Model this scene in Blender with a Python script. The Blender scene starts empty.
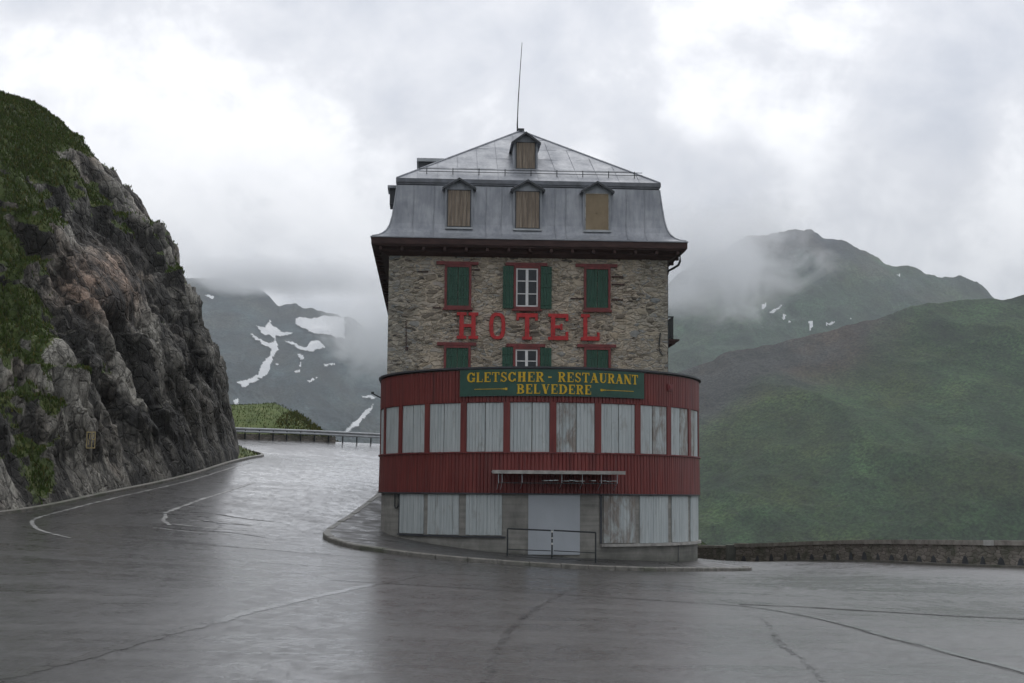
import bpy, math, random
import numpy as np
from mathutils import Vector, Matrix
R_ = math.radians
scn = bpy.context.scene
COL = scn.collection
rng = random.Random(7)

# ------------------------------------------------------------------ camera, world, sun, exposure
PITCH, ROLL, YAW, BX, BY = 0.10674, 0.00798, 0.05685, 1.0004, 50.757
cam_d = bpy.data.cameras.new('camera'); cam = bpy.data.objects.new('camera', cam_d); COL.objects.link(cam)
cam_d.lens = 50.0; cam_d.sensor_width = 36.0; cam_d.clip_start = 0.1; cam_d.clip_end = 40000
cam.location = (0, 0, 2.16)
cam.rotation_euler = (Matrix.Rotation(math.pi/2 + PITCH, 3, 'X') @ Matrix.Rotation(ROLL, 3, 'Z')).to_euler()
scn.camera = cam

SUN_EL, SUN_AZ = R_(52), R_(20)          # behind the hotel, a little to the right
sd = bpy.data.lights.new('sun', 'SUN'); sd.energy = 0.5; sd.angle = R_(35); sd.color = (1.0, 0.97, 0.93)
sun = bpy.data.objects.new('sun', sd); COL.objects.link(sun)
sun.rotation_euler = (math.pi/2 - SUN_EL, 0, math.pi - SUN_AZ)

world = bpy.data.worlds.new('World'); scn.world = world; world.use_nodes = True
def build_world():
    nt = world.node_tree; N = nt.nodes; L = nt.links; N.clear()
    out = N.new('ShaderNodeOutputWorld'); bg = N.new('ShaderNodeBackground'); bg.inputs['Strength'].default_value = 0.1
    L.new(bg.outputs[0], out.inputs[0])
    sky = N.new('ShaderNodeTexSky'); sky.sky_type = 'NISHITA'; sky.sun_disc = False
    sky.sun_elevation = SUN_EL; sky.sun_rotation = SUN_AZ; sky.altitude = 2000
    tc = N.new('ShaderNodeTexCoord')
    mp = N.new('ShaderNodeMapping'); mp.inputs['Scale'].default_value = (1, 1, 1.05); mp.inputs['Location'].default_value = (0.07, 0, 0.0)
    L.new(tc.outputs['Generated'], mp.inputs['Vector'])
    def noise(scale, detail, rough, dist, off):
        m = N.new('ShaderNodeVectorMath'); m.operation = 'ADD'; m.inputs[1].default_value = off; L.new(mp.outputs[0], m.inputs[0])
        n = N.new('ShaderNodeTexNoise'); n.inputs['Scale'].default_value = scale; n.inputs['Detail'].default_value = detail
        n.inputs['Roughness'].default_value = rough; n.inputs['Distortion'].default_value = dist
        L.new(m.outputs[0], n.inputs['Vector']); return n.outputs['Fac']
    a = noise(4.2, 9, .55, .5, (5.3, 2.6, .9)); b = noise(11.0, 7, .58, .3, (7.3, 2.1, 5.5))
    mx = N.new('ShaderNodeMix'); mx.data_type = 'FLOAT'; mx.inputs[0].default_value = .36; L.new(a, mx.inputs[2]); L.new(b, mx.inputs[3])
    cr = N.new('ShaderNodeValToRGB'); L.new(mx.outputs[0], cr.inputs[0])
    e = cr.color_ramp; e.elements[0].position = .36; e.elements[0].color = (3.7, 3.85, 4.25, 1); e.elements[1].position = .64; e.elements[1].color = (7.7, 7.65, 7.75, 1)
    m1 = e.elements.new(.47); m1.color = (4.9, 4.95, 5.2, 1); m2 = e.elements.new(.545); m2.color = (6.7, 6.7, 6.85, 1)
    # clouds thicken towards the horizon
    sx = N.new('ShaderNodeSeparateXYZ'); L.new(tc.outputs['Generated'], sx.inputs[0])
    mr = N.new('ShaderNodeMapRange'); mr.interpolation_type = 'SMOOTHSTEP'; mr.inputs[1].default_value = .10; mr.inputs[2].default_value = .30; mr.inputs[3].default_value = .70; mr.inputs[4].default_value = 1.08; L.new(sx.outputs[2], mr.inputs[0])
    sc = N.new('ShaderNodeVectorMath'); sc.operation = 'SCALE'; L.new(cr.outputs[0], sc.inputs[0]); L.new(mr.outputs[0], sc.inputs['Scale'])
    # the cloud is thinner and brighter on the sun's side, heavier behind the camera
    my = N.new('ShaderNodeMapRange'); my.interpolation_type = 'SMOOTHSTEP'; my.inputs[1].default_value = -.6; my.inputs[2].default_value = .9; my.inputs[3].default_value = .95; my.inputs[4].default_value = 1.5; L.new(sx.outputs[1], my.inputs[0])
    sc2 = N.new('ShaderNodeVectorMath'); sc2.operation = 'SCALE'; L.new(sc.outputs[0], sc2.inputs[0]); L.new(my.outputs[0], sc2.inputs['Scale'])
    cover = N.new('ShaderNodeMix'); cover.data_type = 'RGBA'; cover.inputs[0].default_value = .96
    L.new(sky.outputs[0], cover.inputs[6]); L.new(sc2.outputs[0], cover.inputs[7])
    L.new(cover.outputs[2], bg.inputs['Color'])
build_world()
scn.view_settings.view_transform = 'Standard'; scn.view_settings.look = 'None'
scn.view_settings.exposure = 0.34; scn.view_settings.gamma = 1.0; scn.view_settings.use_curve_mapping = False
scn.render.engine = 'CYCLES'
cy = scn.cycles
cy.use_denoising = True; cy.denoiser = 'OPENIMAGEDENOISE'
cy.max_bounces = 10; cy.diffuse_bounces = 3; cy.glossy_bounces = 4; cy.volume_bounces = 6
cy.use_adaptive_sampling = False

# ------------------------------------------------------------------ helpers
def tag(o, label=None, cat=None, group=None, kind=None):
    if label: o['label'] = label
    if cat: o['category'] = cat
    if group: o['group'] = group
    if kind: o['kind'] = kind
    return o
def empty(name, loc=(0, 0, 0), rz=0.0):
    o = bpy.data.objects.new(name, None); COL.objects.link(o); o.location = loc; o.rotation_euler = (0, 0, rz); return o
def from_arrays(name, V, F, mats, parent=None, smooth=False, mi=None):
    me = bpy.data.meshes.new(name); V = np.asarray(V, dtype=np.float32)
    if isinstance(F, np.ndarray) and F.ndim == 2:
        k = F.shape[1]; me.vertices.add(len(V)); me.vertices.foreach_set('co', V.ravel())
        me.loops.add(F.size); me.loops.foreach_set('vertex_index', F.ravel().astype(np.int32))
        me.polygons.add(len(F)); me.polygons.foreach_set('loop_start', np.arange(0, F.size, k, dtype=np.int32))
        me.update(calc_edges=True)
    else:
        me.from_pydata([tuple(map(float, v)) for v in V], [], [tuple(map(int, f)) for f in F]); me.update()
    for m in (mats if isinstance(mats, (list, tuple)) else [mats]): me.materials.append(m)
    if mi is not None: me.polygons.foreach_set('material_index', np.asarray(mi, dtype=np.int32))
    if smooth: me.polygons.foreach_set('use_smooth', np.ones(len(me.polygons), dtype=bool))
    me.validate()
    o = bpy.data.objects.new(name, me); COL.objects.link(o)
    if parent: o.parent = parent
    return o
class MB:
    def __init__(s): s.V = []; s.F = []; s.M = []
    def add(s, V, F, mi=0):
        b = len(s.V); s.V += [tuple(v) for v in V]; s.F += [tuple(i + b for i in f) for f in F]; s.M += [mi]*len(F); return s
    def box(s, x0, x1, y0, y1, z0, z1, mi=0):
        V = [(x0,y0,z0),(x1,y0,z0),(x1,y1,z0),(x0,y1,z0),(x0,y0,z1),(x1,y0,z1),(x1,y1,z1),(x0,y1,z1)]
        return s.add(V, [(0,3,2,1),(4,5,6,7),(0,1,5,4),(1,2,6,5),(2,3,7,6),(3,0,4,7)], mi)
    def tube(s, pts, r, n=8, mi=0, r1=None):
        pts = [Vector(p) for p in pts]; rings = []; up = Vector((0, 0, 1))
        for i, p in enumerate(pts):
            t = (pts[min(i+1, len(pts)-1)] - pts[max(i-1, 0)]).normalized()
            a = t.cross(up)
            if a.length < 1e-3: a = t.cross(Vector((1, 0, 0)))
            a.normalize(); b = t.cross(a); rr = r if r1 is None else r + (r1 - r)*i/(len(pts)-1)
            rings.append([p + a*rr*math.cos(2*math.pi*k/n) + b*rr*math.sin(2*math.pi*k/n) for k in range(n)])
        V = [v for q in rings for v in q]; F = []
        for i in range(len(rings)-1):
            for k in range(n): F.append((i*n+k, i*n+(k+1) % n, (i+1)*n+(k+1) % n, (i+1)*n+k))
        F.append(tuple(range(n))[::-1]); F.append(tuple((len(rings)-1)*n + k for k in range(n)))
        return s.add(V, F, mi)
    def prism(s, poly, mapf, d0, d1, mi=0):      # convex polygon in (a,b) pushed from depth d0 to d1
        n = len(poly); V = [mapf(a, b, d0) for a, b in poly] + [mapf(a, b, d1) for a, b in poly]
        F = [tuple(range(n)), tuple(range(2*n-1, n-1, -1))] + [(i, i+n, (i+1) % n + n, (i+1) % n) for i in range(n)]
        return s.add(V, F, mi)
    def grid(s, rows, mi=0):
        n = len(rows[0]); V = [v for r in rows for v in r]
        F = [(i*n+j, i*n+j+1, (i+1)*n+j+1, (i+1)*n+j) for i in range(len(rows)-1) for j in range(n-1)]
        return s.add(V, F, mi)
    def build(s, name, mats, parent=None, smooth=False):
        o = from_arrays(name, s.V, s.F, mats, parent, smooth, s.M)
        import bmesh
        bm = bmesh.new(); bm.from_mesh(o.data); bmesh.ops.recalc_face_normals(bm, faces=bm.faces); bm.to_mesh(o.data); bm.free()
        return o

# numpy noise
_P = np.random.RandomState(11).permutation(4096)
_RV = np.random.RandomState(12).rand(4096, 4)
def _hash(ix, iy, iz):
    return _P[(_P[(_P[ix & 4095] + iy) & 4095] + iz) & 4095]
def vnoise(x, y, z=None):
    z = np.zeros_like(x) if z is None else z
    ix, iy, iz = np.floor(x).astype(int), np.floor(y).astype(int), np.floor(z).astype(int)
    fx, fy, fz = x-ix, y-iy, z-iz; s = lambda t: t*t*t*(t*(t*6-15)+10); fx, fy, fz = s(fx), s(fy), s(fz); o = 0
    for dx in (0, 1):
        for dy in (0, 1):
            for dz in (0, 1):
                w = (fx if dx else 1-fx)*(fy if dy else 1-fy)*(fz if dz else 1-fz)
                o = o + w*_RV[_hash(ix+dx, iy+dy, iz+dz), 0]
    return o*2-1
def fbm(x, y, z=None, n=5, g=.5, ridged=False):
    o = 0; a = 1; t = 0; z = np.zeros_like(x) if z is None else z
    for k in range(n):
        v = vnoise(x*2**k + 17.3*k, y*2**k + 5.1*k, z*2**k + 9.7*k)
        if ridged: v = 1 - 2*np.abs(v)
        o = o + a*v; t += a; a *= g
    return o/t
def facet(x, y, z, tilt=1.0):
    """broken-rock relief: each random cell is a tilted flat facet"""
    ix, iy, iz = np.floor(x).astype(int), np.floor(y).astype(int), np.floor(z).astype(int)
    best = np.full(x.shape, 1e9); val = np.zeros_like(x); second = np.full(x.shape, 1e9)
    for dx in (-1, 0, 1):
        for dy in (-1, 0, 1):
            for dz in (-1, 0, 1):
                h = _hash(ix+dx, iy+dy, iz+dz); r = _RV[h]; r2 = _RV[(h*7+13) & 4095]
                px, py, pz = x-(ix+dx+r[..., 1]), y-(iy+dy+r[..., 2]), z-(iz+dz+r[..., 3])
                d = px*px+py*py+pz*pz; m = d < best
                second = np.where(m, best, np.minimum(second, d))
                val = np.where(m, (r[..., 0]-.5)*2 + tilt*((r2[..., 0]-.5)*px + (r2[..., 1]-.5)*py + (r2[..., 2]-.5)*pz)*2, val)
                best = np.where(m, d, best)
    edge = np.sqrt(second)-np.sqrt(best)
    return val, edge

# material helper
class G:
    def __init__(s, name):
        s.m = bpy.data.materials.new(name); s.m.use_nodes = True; s.nt = s.m.node_tree; s.N = s.nt.nodes; s.L = s.nt.links
        s.N.clear(); s.out = s.N.new('ShaderNodeOutputMaterial'); s.b = s.N.new('ShaderNodeBsdfPrincipled'); s.L.new(s.b.outputs[0], s.out.inputs[0])
        s.tc = s.N.new('ShaderNodeTexCoord')
    def set(s, sock, v):
        if hasattr(v, 'is_linked') or isinstance(v, bpy.types.NodeSocket): s.L.new(v, sock)
        elif isinstance(v, (tuple, list)) and len(v) == 3 and sock.type == 'RGBA': sock.default_value = (*v, 1)
        else: sock.default_value = v
    def map(s, scale=(1, 1, 1), rot=(0, 0, 0), loc=(0, 0, 0), src=None):
        n = s.N.new('ShaderNodeMapping'); n.inputs['Scale'].default_value = scale; n.inputs['Rotation'].default_value = rot; n.inputs['Location'].default_value = loc
        s.L.new(src or s.tc.outputs['Object'], n.inputs[0]); return n.outputs[0]
    def noise(s, vec, scale, detail=5, rough=.55, dist=0.0, col=False):
        n = s.N.new('ShaderNodeTexNoise'); s.L.new(vec, n.inputs['Vector'])
        for k, v in (('Scale', scale), ('Detail', detail), ('Roughness', rough), ('Distortion', dist)): n.inputs[k].default_value = v
        return n.outputs['Color' if col else 'Fac']
    def voro(s, vec, scale, feat='F1', out='Distance', rand=1.0):
        n = s.N.new('ShaderNodeTexVoronoi'); n.feature = feat; s.L.new(vec, n.inputs['Vector']); n.inputs['Scale'].default_value = scale; n.inputs['Randomness'].default_value = rand
        return n.outputs[out]
    def ramp(s, fac, stops, interp='LINEAR'):
        n = s.N.new('ShaderNodeValToRGB'); s.L.new(fac, n.inputs[0]); cr = n.color_ramp; cr.interpolation = interp
        while len(cr.elements) < len(stops): cr.elements.new(.5)
        for e, (p, c) in zip(cr.elements, stops):
            e.position = p; e.color = (*c, 1) if isinstance(c, (tuple, list)) else (c, c, c, 1)
        return n.outputs[0]
    def mix(s, fac, a, b, mode='MIX'):
        n = s.N.new('ShaderNodeMix'); n.data_type = 'RGBA'; n.blend_type = mode; s.set(n.inputs[0], fac); s.set(n.inputs[6], a); s.set(n.inputs[7], b); return n.outputs[2]
    def math(s, op, a, b=0.0, clamp=False):
        n = s.N.new('ShaderNodeMath'); n.operation = op; n.use_clamp = clamp; s.set(n.inputs[0], a); s.set(n.inputs[1], b); return n.outputs[0]
    def vadd(s, a, b, sc=None):
        n = s.N.new('ShaderNodeVectorMath'); n.operation = 'MULTIPLY_ADD'; s.L.new(b, n.inputs[0]); n.inputs[1].default_value = (sc,)*3 if not isinstance(sc, tuple) else sc; s.L.new(a, n.inputs[2]); return n.outputs[0]
    def sep(s, vec, i):
        n = s.N.new('ShaderNodeSeparateXYZ'); s.L.new(vec, n.inputs[0]); return n.outputs[i]
    def bump(s, h, strength=.5, dist=.05, prev=None):
        n = s.N.new('ShaderNodeBump'); n.inputs['Strength'].default_value = strength; n.inputs['Distance'].default_value = dist; s.L.new(h, n.inputs['Height'])
        if prev is not None: s.L.new(prev, n.inputs['Normal'])
        return n.outputs[0]
    def done(s, col, rough=.7, metal=0.0, normal=None, spec=.5):
        s.set(s.b.inputs['Base Color'], col); s.set(s.b.inputs['Roughness'], rough); s.set(s.b.inputs['Metallic'], metal)
        s.set(s.b.inputs['Specular IOR Level'], spec)
        if normal is not None: s.L.new(normal, s.b.inputs['Normal'])
        return s.m
MAT = {}
def simple(name, col, rough=.6, var=.25, scale=3, metal=0.0, stretch=(1, 1, 1), bump=.0):
    g = G(name); v = g.map(stretch); n = g.noise(v, scale, 6, .6)
    dark = tuple(c*(1-var) for c in col); light = tuple(min(1, c*(1+var)) for c in col)
    c = g.ramp(n, [(.3, dark), (.7, light)])
    nr = g.bump(n, bump, .03) if bump else None
    MAT[name] = g.done(c, rough, metal, nr); return MAT[name]

def make_materials():
    # rubble stone
    g = G('rubble_stone'); o = g.tc.outputs['Object']; d = g.noise(o, 2.2, 3, .6, 0, True); dv = g.vadd(o, d, .28)
    sv = g.map((2.6, 2.6, 6.2), src=dv); sv2 = g.map((4.6, 4.6, 12), src=dv)
    e1 = g.voro(sv, 1, 'DISTANCE_TO_EDGE'); c1 = g.voro(sv, 1, 'F1', 'Color'); e2 = g.voro(sv2, 1, 'DISTANCE_TO_EDGE'); c2 = g.voro(sv2, 1, 'F1', 'Color')
    sel = g.ramp(g.noise(o, .9, 2), [(.46, 0.0), (.54, 1.0)])
    ed = g.mix(sel, e1, e2); cc = g.mix(sel, c1, c2)
    stops = [(0, (.12, .11, .095)), (.13, (.24, .20, .155)), (.32, (.38, .34, .28)), (.5, (.48, .40, .30)), (.64, (.28, .28, .27)), (.82, (.52, .45, .36)), (1, (.40, .36, .32))]
    base = g.ramp(g.sep(cc, 0), stops); fine = g.noise(o, 14, 6, .65)
    base = g.mix(1.0, base, g.ramp(fine, [(.25, .72), (.75, 1.22)]), 'MULTIPLY')
    mort = g.mix(g.noise(o, 6, 4), (.62, .53, .41), (.48, .41, .33))
    gaps = g.ramp(g.noise(sv, 1.3, 4, .6), [(.56, (0, 0, 0)), (.68, (1, 1, 1))])
    mort = g.mix(gaps, mort, (.055, .045, .04))
    mk = g.ramp(ed, [(.045, 0.0), (.11, 1.0)])
    col = g.mix(mk, mort, base)
    # greyer weathered zone towards the corners
    ax = g.math('ABSOLUTE', g.math('ADD', g.sep(o, 0), .34)); cz = g.math('ADD', ax, g.math('MULTIPLY', g.noise(o, .6, 3), 2.5))
    grey = g.ramp(g.math('MULTIPLY', cz, .1), [(.48, 0.0), (.62, .65)])
    col = g.mix(grey, col, g.mix(1.0, col, (.72, .80, .86), 'MULTIPLY'))
    hgt = g.math('ADD', g.math('MULTIPLY', g.ramp(ed, [(0, 0.0), (.14, 1.0)]), 1.0), g.math('MULTIPLY', g.sep(cc, 1), .9))
    nb = g.bump(hgt, .9, .05); nb = g.bump(fine, .35, .015, nb)
    MAT['stone'] = g.done(col, .9, 0, nb)
    # zinc sheet roof
    g = G('zinc_sheet'); o = g.tc.outputs['Object']
    st = g.noise(g.map((1.6, 1.6, .55)), 1.6, 6, .6, .4); bl = g.noise(g.map((.7, .7, .8)), 1.3, 4, .55); streak = g.noise(g.map((9, 9, .35)), 1, 4, .6)
    c = g.ramp(st, [(.3, (.24, .262, .295)), (.5, (.32, .342, .38)), (.7, (.42, .44, .475))])
    c = g.mix(g.ramp(bl, [(.48, 0.0), (.62, .6)]), c, (.20, .22, .26)); c = g.mix(.35, c, g.ramp(streak, [(.3, (.2, .21, .23)), (.7, (.44, .45, .47))]))
    MAT['zinc'] = g.done(c, g.ramp(bl, [(.3, .42), (.7, .62)]), .35, g.bump(g.noise(g.map((1, 1, .6)), 2.5, 3), .35, .05))
    # white-grey painted boards and a more weathered variety
    for nm, w in (('board_white', 0.0), ('board_weathered', 1.0)):
        g = G(nm); v = g.map((16, 16, .6)); a = g.noise(v, 1, 5, .6); o = g.tc.outputs['Object']; b = g.noise(g.map((3, 3, 1.1)), 1.2, 6, .65, .5)
        c = g.ramp(a, [(.3, (.37, .42, .43)), (.55, (.49, .535, .54)), (.75, (.57, .61, .61))])
        wood = g.ramp(g.noise(v, 1.7, 5, .7), [(.3, (.09, .07, .055)), (.6, (.24, .19, .15)), (.8, (.36, .32, .28))])
        lo, hi = (.54, .70) if w == 0 else (.38, .58)
        c = g.mix(g.ramp(b, [(lo, 0.0), (hi, .38 if w == 0 else .8)]), c, wood)
        ln = g.ramp(g.noise(v, 2.2, 2, .5), [(.27, .55), (.36, 1.0)])
        c = g.mix(1.0, c, ln, 'MULTIPLY')
        MAT[nm] = g.done(c, .65, 0, g.bump(a, .4, .01))
    g = G('plywood_brown'); v = g.map((9, 9, .7)); a = g.noise(v, 1.4, 6, .65, .3)
    MAT['dormer_wood'] = g.done(g.ramp(a, [(.28, (.11, .09, .07)), (.5, (.25, .20, .155)), (.75, (.40, .34, .27))]), .8, 0, g.bump(a, .4, .01))
    g = G('plywood_ochre'); a = g.noise(g.map((2, 2, 1.2)), 1.4, 5, .6); c = g.ramp(a, [(.3, (.24, .18, .11)), (.7, (.33, .26, .17))])
    MAT['ply'] = g.done(c, .7)
    g = G('red_paint_boards'); v = g.map((7, 7, .5)); a = g.noise(v, 1, 5, .65); b = g.noise(g.tc.outputs['Object'], .8, 4)
    c = g.ramp(a, [(.28, (.09, .016, .015)), (.52, (.17, .026, .022)), (.75, (.24, .055, .045))]); c = g.mix(g.ramp(b, [(.4, 0.0), (.75, .5)]), c, (.16, .045, .04))
    run = g.noise(g.map((5, 5, .25)), 1, 5, .7); c = g.mix(g.ramp(run, [(.54, 0.0), (.68, .40)]), c, (.085, .045, .04))
    MAT['red'] = g.done(c, .55, 0, g.bump(a, .2, .01))
    MAT['red_trim'] = simple('red_brown_trim', (.17, .035, .035), .6, .35, 5)
    MAT['eave_wood'] = simple('dark_eave_wood', (.055, .030, .027), .8, .45, 4, stretch=(.5, 3, 3))
    MAT['letter_red'] = simple('red_lettering', (.42, .020, .022), .5, .25, 6)
    MAT['green_shut'] = simple('green_shutter_paint', (.016, .070, .044), .55, .30, 3, stretch=(6, 6, .6), bump=.1)
    MAT['sign_green'] = simple('green_sign_board', (.025, .085, .062), .5, .2, 3)
    MAT['gold'] = simple('gold_lettering', (.66, .42, .02), .5, .2, 8)
    MAT['white'] = simple('white_window_paint', (.72, .72, .72), .5, .08, 6)
    g = G('window_pane'); MAT['glass'] = g.done((.02, .024, .028), .06, 0, g.bump(g.noise(g.tc.outputs['Object'], 3, 2), .05, .02))
    g = G('cast_concrete'); o = g.tc.outputs['Object']; a = g.noise(g.map((1.5, 1.5, .9)), 1.2, 7, .65, .4); lines = g.noise(g.map((.4, .4, 9)), 1, 3, .5)
    c = g.ramp(a, [(.28, (.15, .15, .14)), (.5, (.26, .255, .235)), (.72, (.37, .36, .33))]); c = g.mix(.3, c, g.ramp(lines, [(.35, (.13, .13, .12)), (.6, (.36, .35, .32))]))
    z = g.sep(o, 2); stain = g.ramp(g.math('ADD', z, g.math('MULTIPLY', g.noise(o, 2.5, 5), .7)), [(.35, (.45, .47, .44)), (.95, (1, 1, 1))])
    c = g.mix(1.0, c, stain, 'MULTIPLY')
    MAT['concrete'] = g.done(c, .85, 0, g.bump(a, .4, .03))
    MAT['door'] = simple('pale_blue_door_panel', (.42, .455, .49), .5, .06, 1.2)
    MAT['ledge'] = simple('worn_pale_ledge', (.36, .35, .33), .8, .35, 4)
    MAT['dark_metal'] = simple('dark_painted_metal', (.02, .026, .028), .45, .3, 8)
    MAT['steel'] = simple('galvanised_steel', (.42, .44, .46), .45, .18, 3, metal=.5)
    MAT['dark_trim'] = simple('dark_roof_edge', (.055, .06, .068), .6, .3, 3)
    MAT['zinc_dark'] = simple('weathered_zinc_edge', (.15, .16, .18), .55, .3, 3)
    MAT['chip'] = simple('pale_tape', (.65, .65, .62), .6, .15, 20)
    # wet asphalt
    g = G('wet_asphalt'); o = g.tc.outputs['Object']
    big = g.noise(g.map((1, .55, 1)), .16, 5, .55, .6); mid = g.noise(o, .7, 7, .68, .3); grain = g.noise(o, 24, 4, .8); speck = g.noise(o, 7.5, 7, .82); spk2 = g.noise(g.map((1, .45, 1)), 3.2, 6, .75)
    pat = g.noise(g.map((.5, 1.6, 1)), .5, 7, .7, .8)
    c = g.ramp(mid, [(.3, (.014, .014, .015)), (.7, (.034, .033, .032))]); c = g.mix(1.0, c, g.ramp(speck, [(.42, .4), (.58, 2.3)]), 'MULTIPLY'); c = g.mix(1.0, c, g.ramp(grain, [(.3, .6), (.7, 1.5)]), 'MULTIPLY')
    cr = g.ramp(g.voro(g.vadd(o, g.noise(o, 1.1, 5, .65, 0, True), 1.2), .22, 'DISTANCE_TO_EDGE'), [(.0, 1.0), (.005, 0.0)])
    cm = g.math('MULTIPLY', cr, g.ramp(g.noise(o, .13, 2), [(.55, 0.0), (.62, .8)])); c = g.mix(cm, c, (.012, .012, .012))
    film = g.ramp(g.math('ADD', g.math('ADD', g.math('MULTIPLY', big, .4), g.math('MULTIPLY', pat, .4)), g.math('MULTIPLY', spk2, .2)), [(.42, 0.0), (.56, 1.0)])
    wetk = g.ramp(g.math('ADD', g.math('MULTIPLY', speck, .6), g.math('MULTIPLY', spk2, .4)), [(.445, .38), (.52, 1.0)])
    dry = g.ramp(g.noise(g.map((.75, 1.3, 1)), 1.1, 7, .74, .5), [(.56, 1.0), (.68, .25)]); wetk = g.math('MULTIPLY', wetk, dry); c = g.mix(1.0, c, dry, 'MULTIPLY')
    rough = g.math('ADD', g.math('MULTIPLY', film, -.14), .40); hb = g.math('ADD', g.math('MULTIPLY', grain, .5), g.math('MULTIPLY', speck, 1.2))
    nb = g.bump(hb, .6, .02); g.b.inputs['IOR'].default_value = 1.45
    g.set(g.b.inputs['Coat Weight'], g.math('MULTIPLY', wetk, g.math('ADD', g.math('MULTIPLY', film, .35), .65))); g.set(g.b.inputs['Coat Roughness'], g.math('ADD', g.math('MULTIPLY', film, -.11), .235)); g.b.inputs['Coat IOR'].default_value = 1.62
    g.L.new(g.bump(g.math('ADD', g.math('MULTIPLY', mid, .25), g.math('MULTIPLY', speck, .8)), .25, .015), g.b.inputs['Coat Normal'])
    MAT['asphalt'] = g.done(c, rough, 0, nb, .5)
    def worn(g, bias, amp, sc):
        """let the road show through where the strip is worn away"""
        at = g.N.new('ShaderNodeAttribute'); at.attribute_name = 'wear'; n = g.noise(g.tc.outputs['Object'], sc, 7, .72)
        f = g.ramp(g.math('ADD', g.math('MULTIPLY', at.outputs['Fac'], .5), g.math('MULTIPLY', g.math('SUBTRACT', n, .5), amp)), [(bias, 0.0), (bias+.22, 1.0)])
        g.set(g.b.inputs['Alpha'], f)
    g = G('wet_tar'); a = g.noise(g.tc.outputs['Object'], 6, 4); MAT['tar'] = g.done((.008, .008, .009), g.ramp(a, [(.3, .5), (.7, .75)]), 0, None, .25); worn(g, .22, 1.5, 4)
    g = G('wet_stain'); MAT['stain'] = g.done((.022, .022, .023), .30, 0, None, .5); worn(g, .50, 2.2, 7)
    g = G('pale_worn_seam'); a = g.noise(g.tc.outputs['Object'], 3.5, 6, .7); MAT['seam'] = g.done(g.ramp(a, [(.35, (.06, .06, .06)), (.65, (.13, .13, .13))]), .28, 0, g.bump(a, .15, .01)); worn(g, .22, 1.5, 2.5); g.b.inputs['Coat Weight'].default_value = 1.0; g.b.inputs['Coat Roughness'].default_value = .2
    g = G('worn_white_paint'); a = g.noise(g.tc.outputs['Object'], 3.0, 6, .75); MAT['paint'] = g.done(g.ramp(a, [(.42, (.07, .07, .07)), (.55, (.36, .36, .35))]), .4); worn(g, .12, 1.3, 3)
    g = G('pavement_asphalt'); o = g.tc.outputs['Object']; a = g.noise(o, 1.4, 6, .6, .4); gr = g.noise(o, 30, 3)
    MAT['pavement'] = g.done(g.ramp(a, [(.3, (.03, .03, .031)), (.7, (.075, .073, .07))]), g.ramp(a, [(.35, .25), (.65, .6)]), 0, g.bump(gr, .3, .006))
    g = G('kerb_granite'); o = g.tc.outputs['Object']; a = g.noise(o, 5, 6, .65); b = g.noise(o, .8, 4)
    c = g.ramp(a, [(.3, (.10, .096, .084)), (.7, (.24, .23, .205))]); c = g.mix(g.ramp(b, [(.5, 0.0), (.65, .6)]), c, (.07, .085, .05)); MAT['kerb'] = g.done(c, .5, 0, g.bump(a, .4, .01))
    # parapet masonry
    g = G('parapet_masonry'); o = g.tc.outputs['Object']; dv = g.vadd(o, g.noise(o, 2, 3, .6, 0, True), .15); sv = g.map((2.4, 2.4, 9), src=dv)
    ed = g.voro(sv, 1, 'DISTANCE_TO_EDGE'); cc = g.voro(sv, 1, 'F1', 'Color'); c = g.ramp(g.sep(cc, 0), [(0, (.19, .172, .148)), (.5, (.25, .23, .20)), (1, (.33, .30, .265))])
    c = g.mix(g.ramp(ed, [(.01, 0.0), (.06, 1.0)]), (.085, .075, .062), c); c = g.mix(g.ramp(g.noise(o, 1.1, 5), [(.5, 0.0), (.68, .6)]), c, (.05, .065, .035)); MAT['parapet'] = g.done(c, .85, 0, g.bump(ed, .6, .05))
    MAT['coping'] = simple('parapet_coping', (.30, .28, .25), .8, .4, 2.5, bump=.2)
    MAT['coping_pale'] = simple('pale_coping_block', (.5, .5, .48), .7, .15, 4)
    # mountain rock of the cliff
    g = G('cliff_rock'); o = g.tc.outputs['Object']; wv = g.vadd(o, g.noise(o, 1.3, 4, .6, 0, True), .35); vs = g.map((1.5, 1.5, .85), (.0, .22, .0), src=wv); fine = g.noise(o, 7, 8, .74); hue = g.noise(o, .16, 4, .55, .3)
    def attr(nm):
        n = g.N.new('ShaderNodeAttribute'); n.attribute_name = nm; return n.outputs['Fac']
    k1 = g.sep(g.voro(vs, 1.3, 'F1', 'Color'), 0); k2 = g.sep(g.voro(vs, 3.4, 'F1', 'Color'), 1); v1 = g.voro(vs, 1.3, 'DISTANCE_TO_EDGE'); v2 = g.voro(vs, 3.4, 'DISTANCE_TO_EDGE')
    a = g.math('ADD', g.math('MULTIPLY', k1, .55), g.math('MULTIPLY', k2, .45))
    tn = g.math('ADD', attr('tone'), g.math('ADD', g.math('MULTIPLY', g.math('SUBTRACT', a, .5), .34), g.math('MULTIPLY', g.math('SUBTRACT', fine, .5), .55)))
    c = g.ramp(tn, [(.06, (.026, .025, .022)), (.28, (.10, .096, .084)), (.48, (.215, .205, .18)), (.80, (.40, .385, .34))])
    rs = g.math('ADD', attr('rust'), g.math('MULTIPLY', g.ramp(hue, [(.52, 0.0), (.62, 1.0)]), .4))
    c = g.mix(g.math('MINIMUM', rs, 1.0), c, g.mix(1.0, c, (1.18, .88, .76), 'MULTIPLY'))
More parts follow.
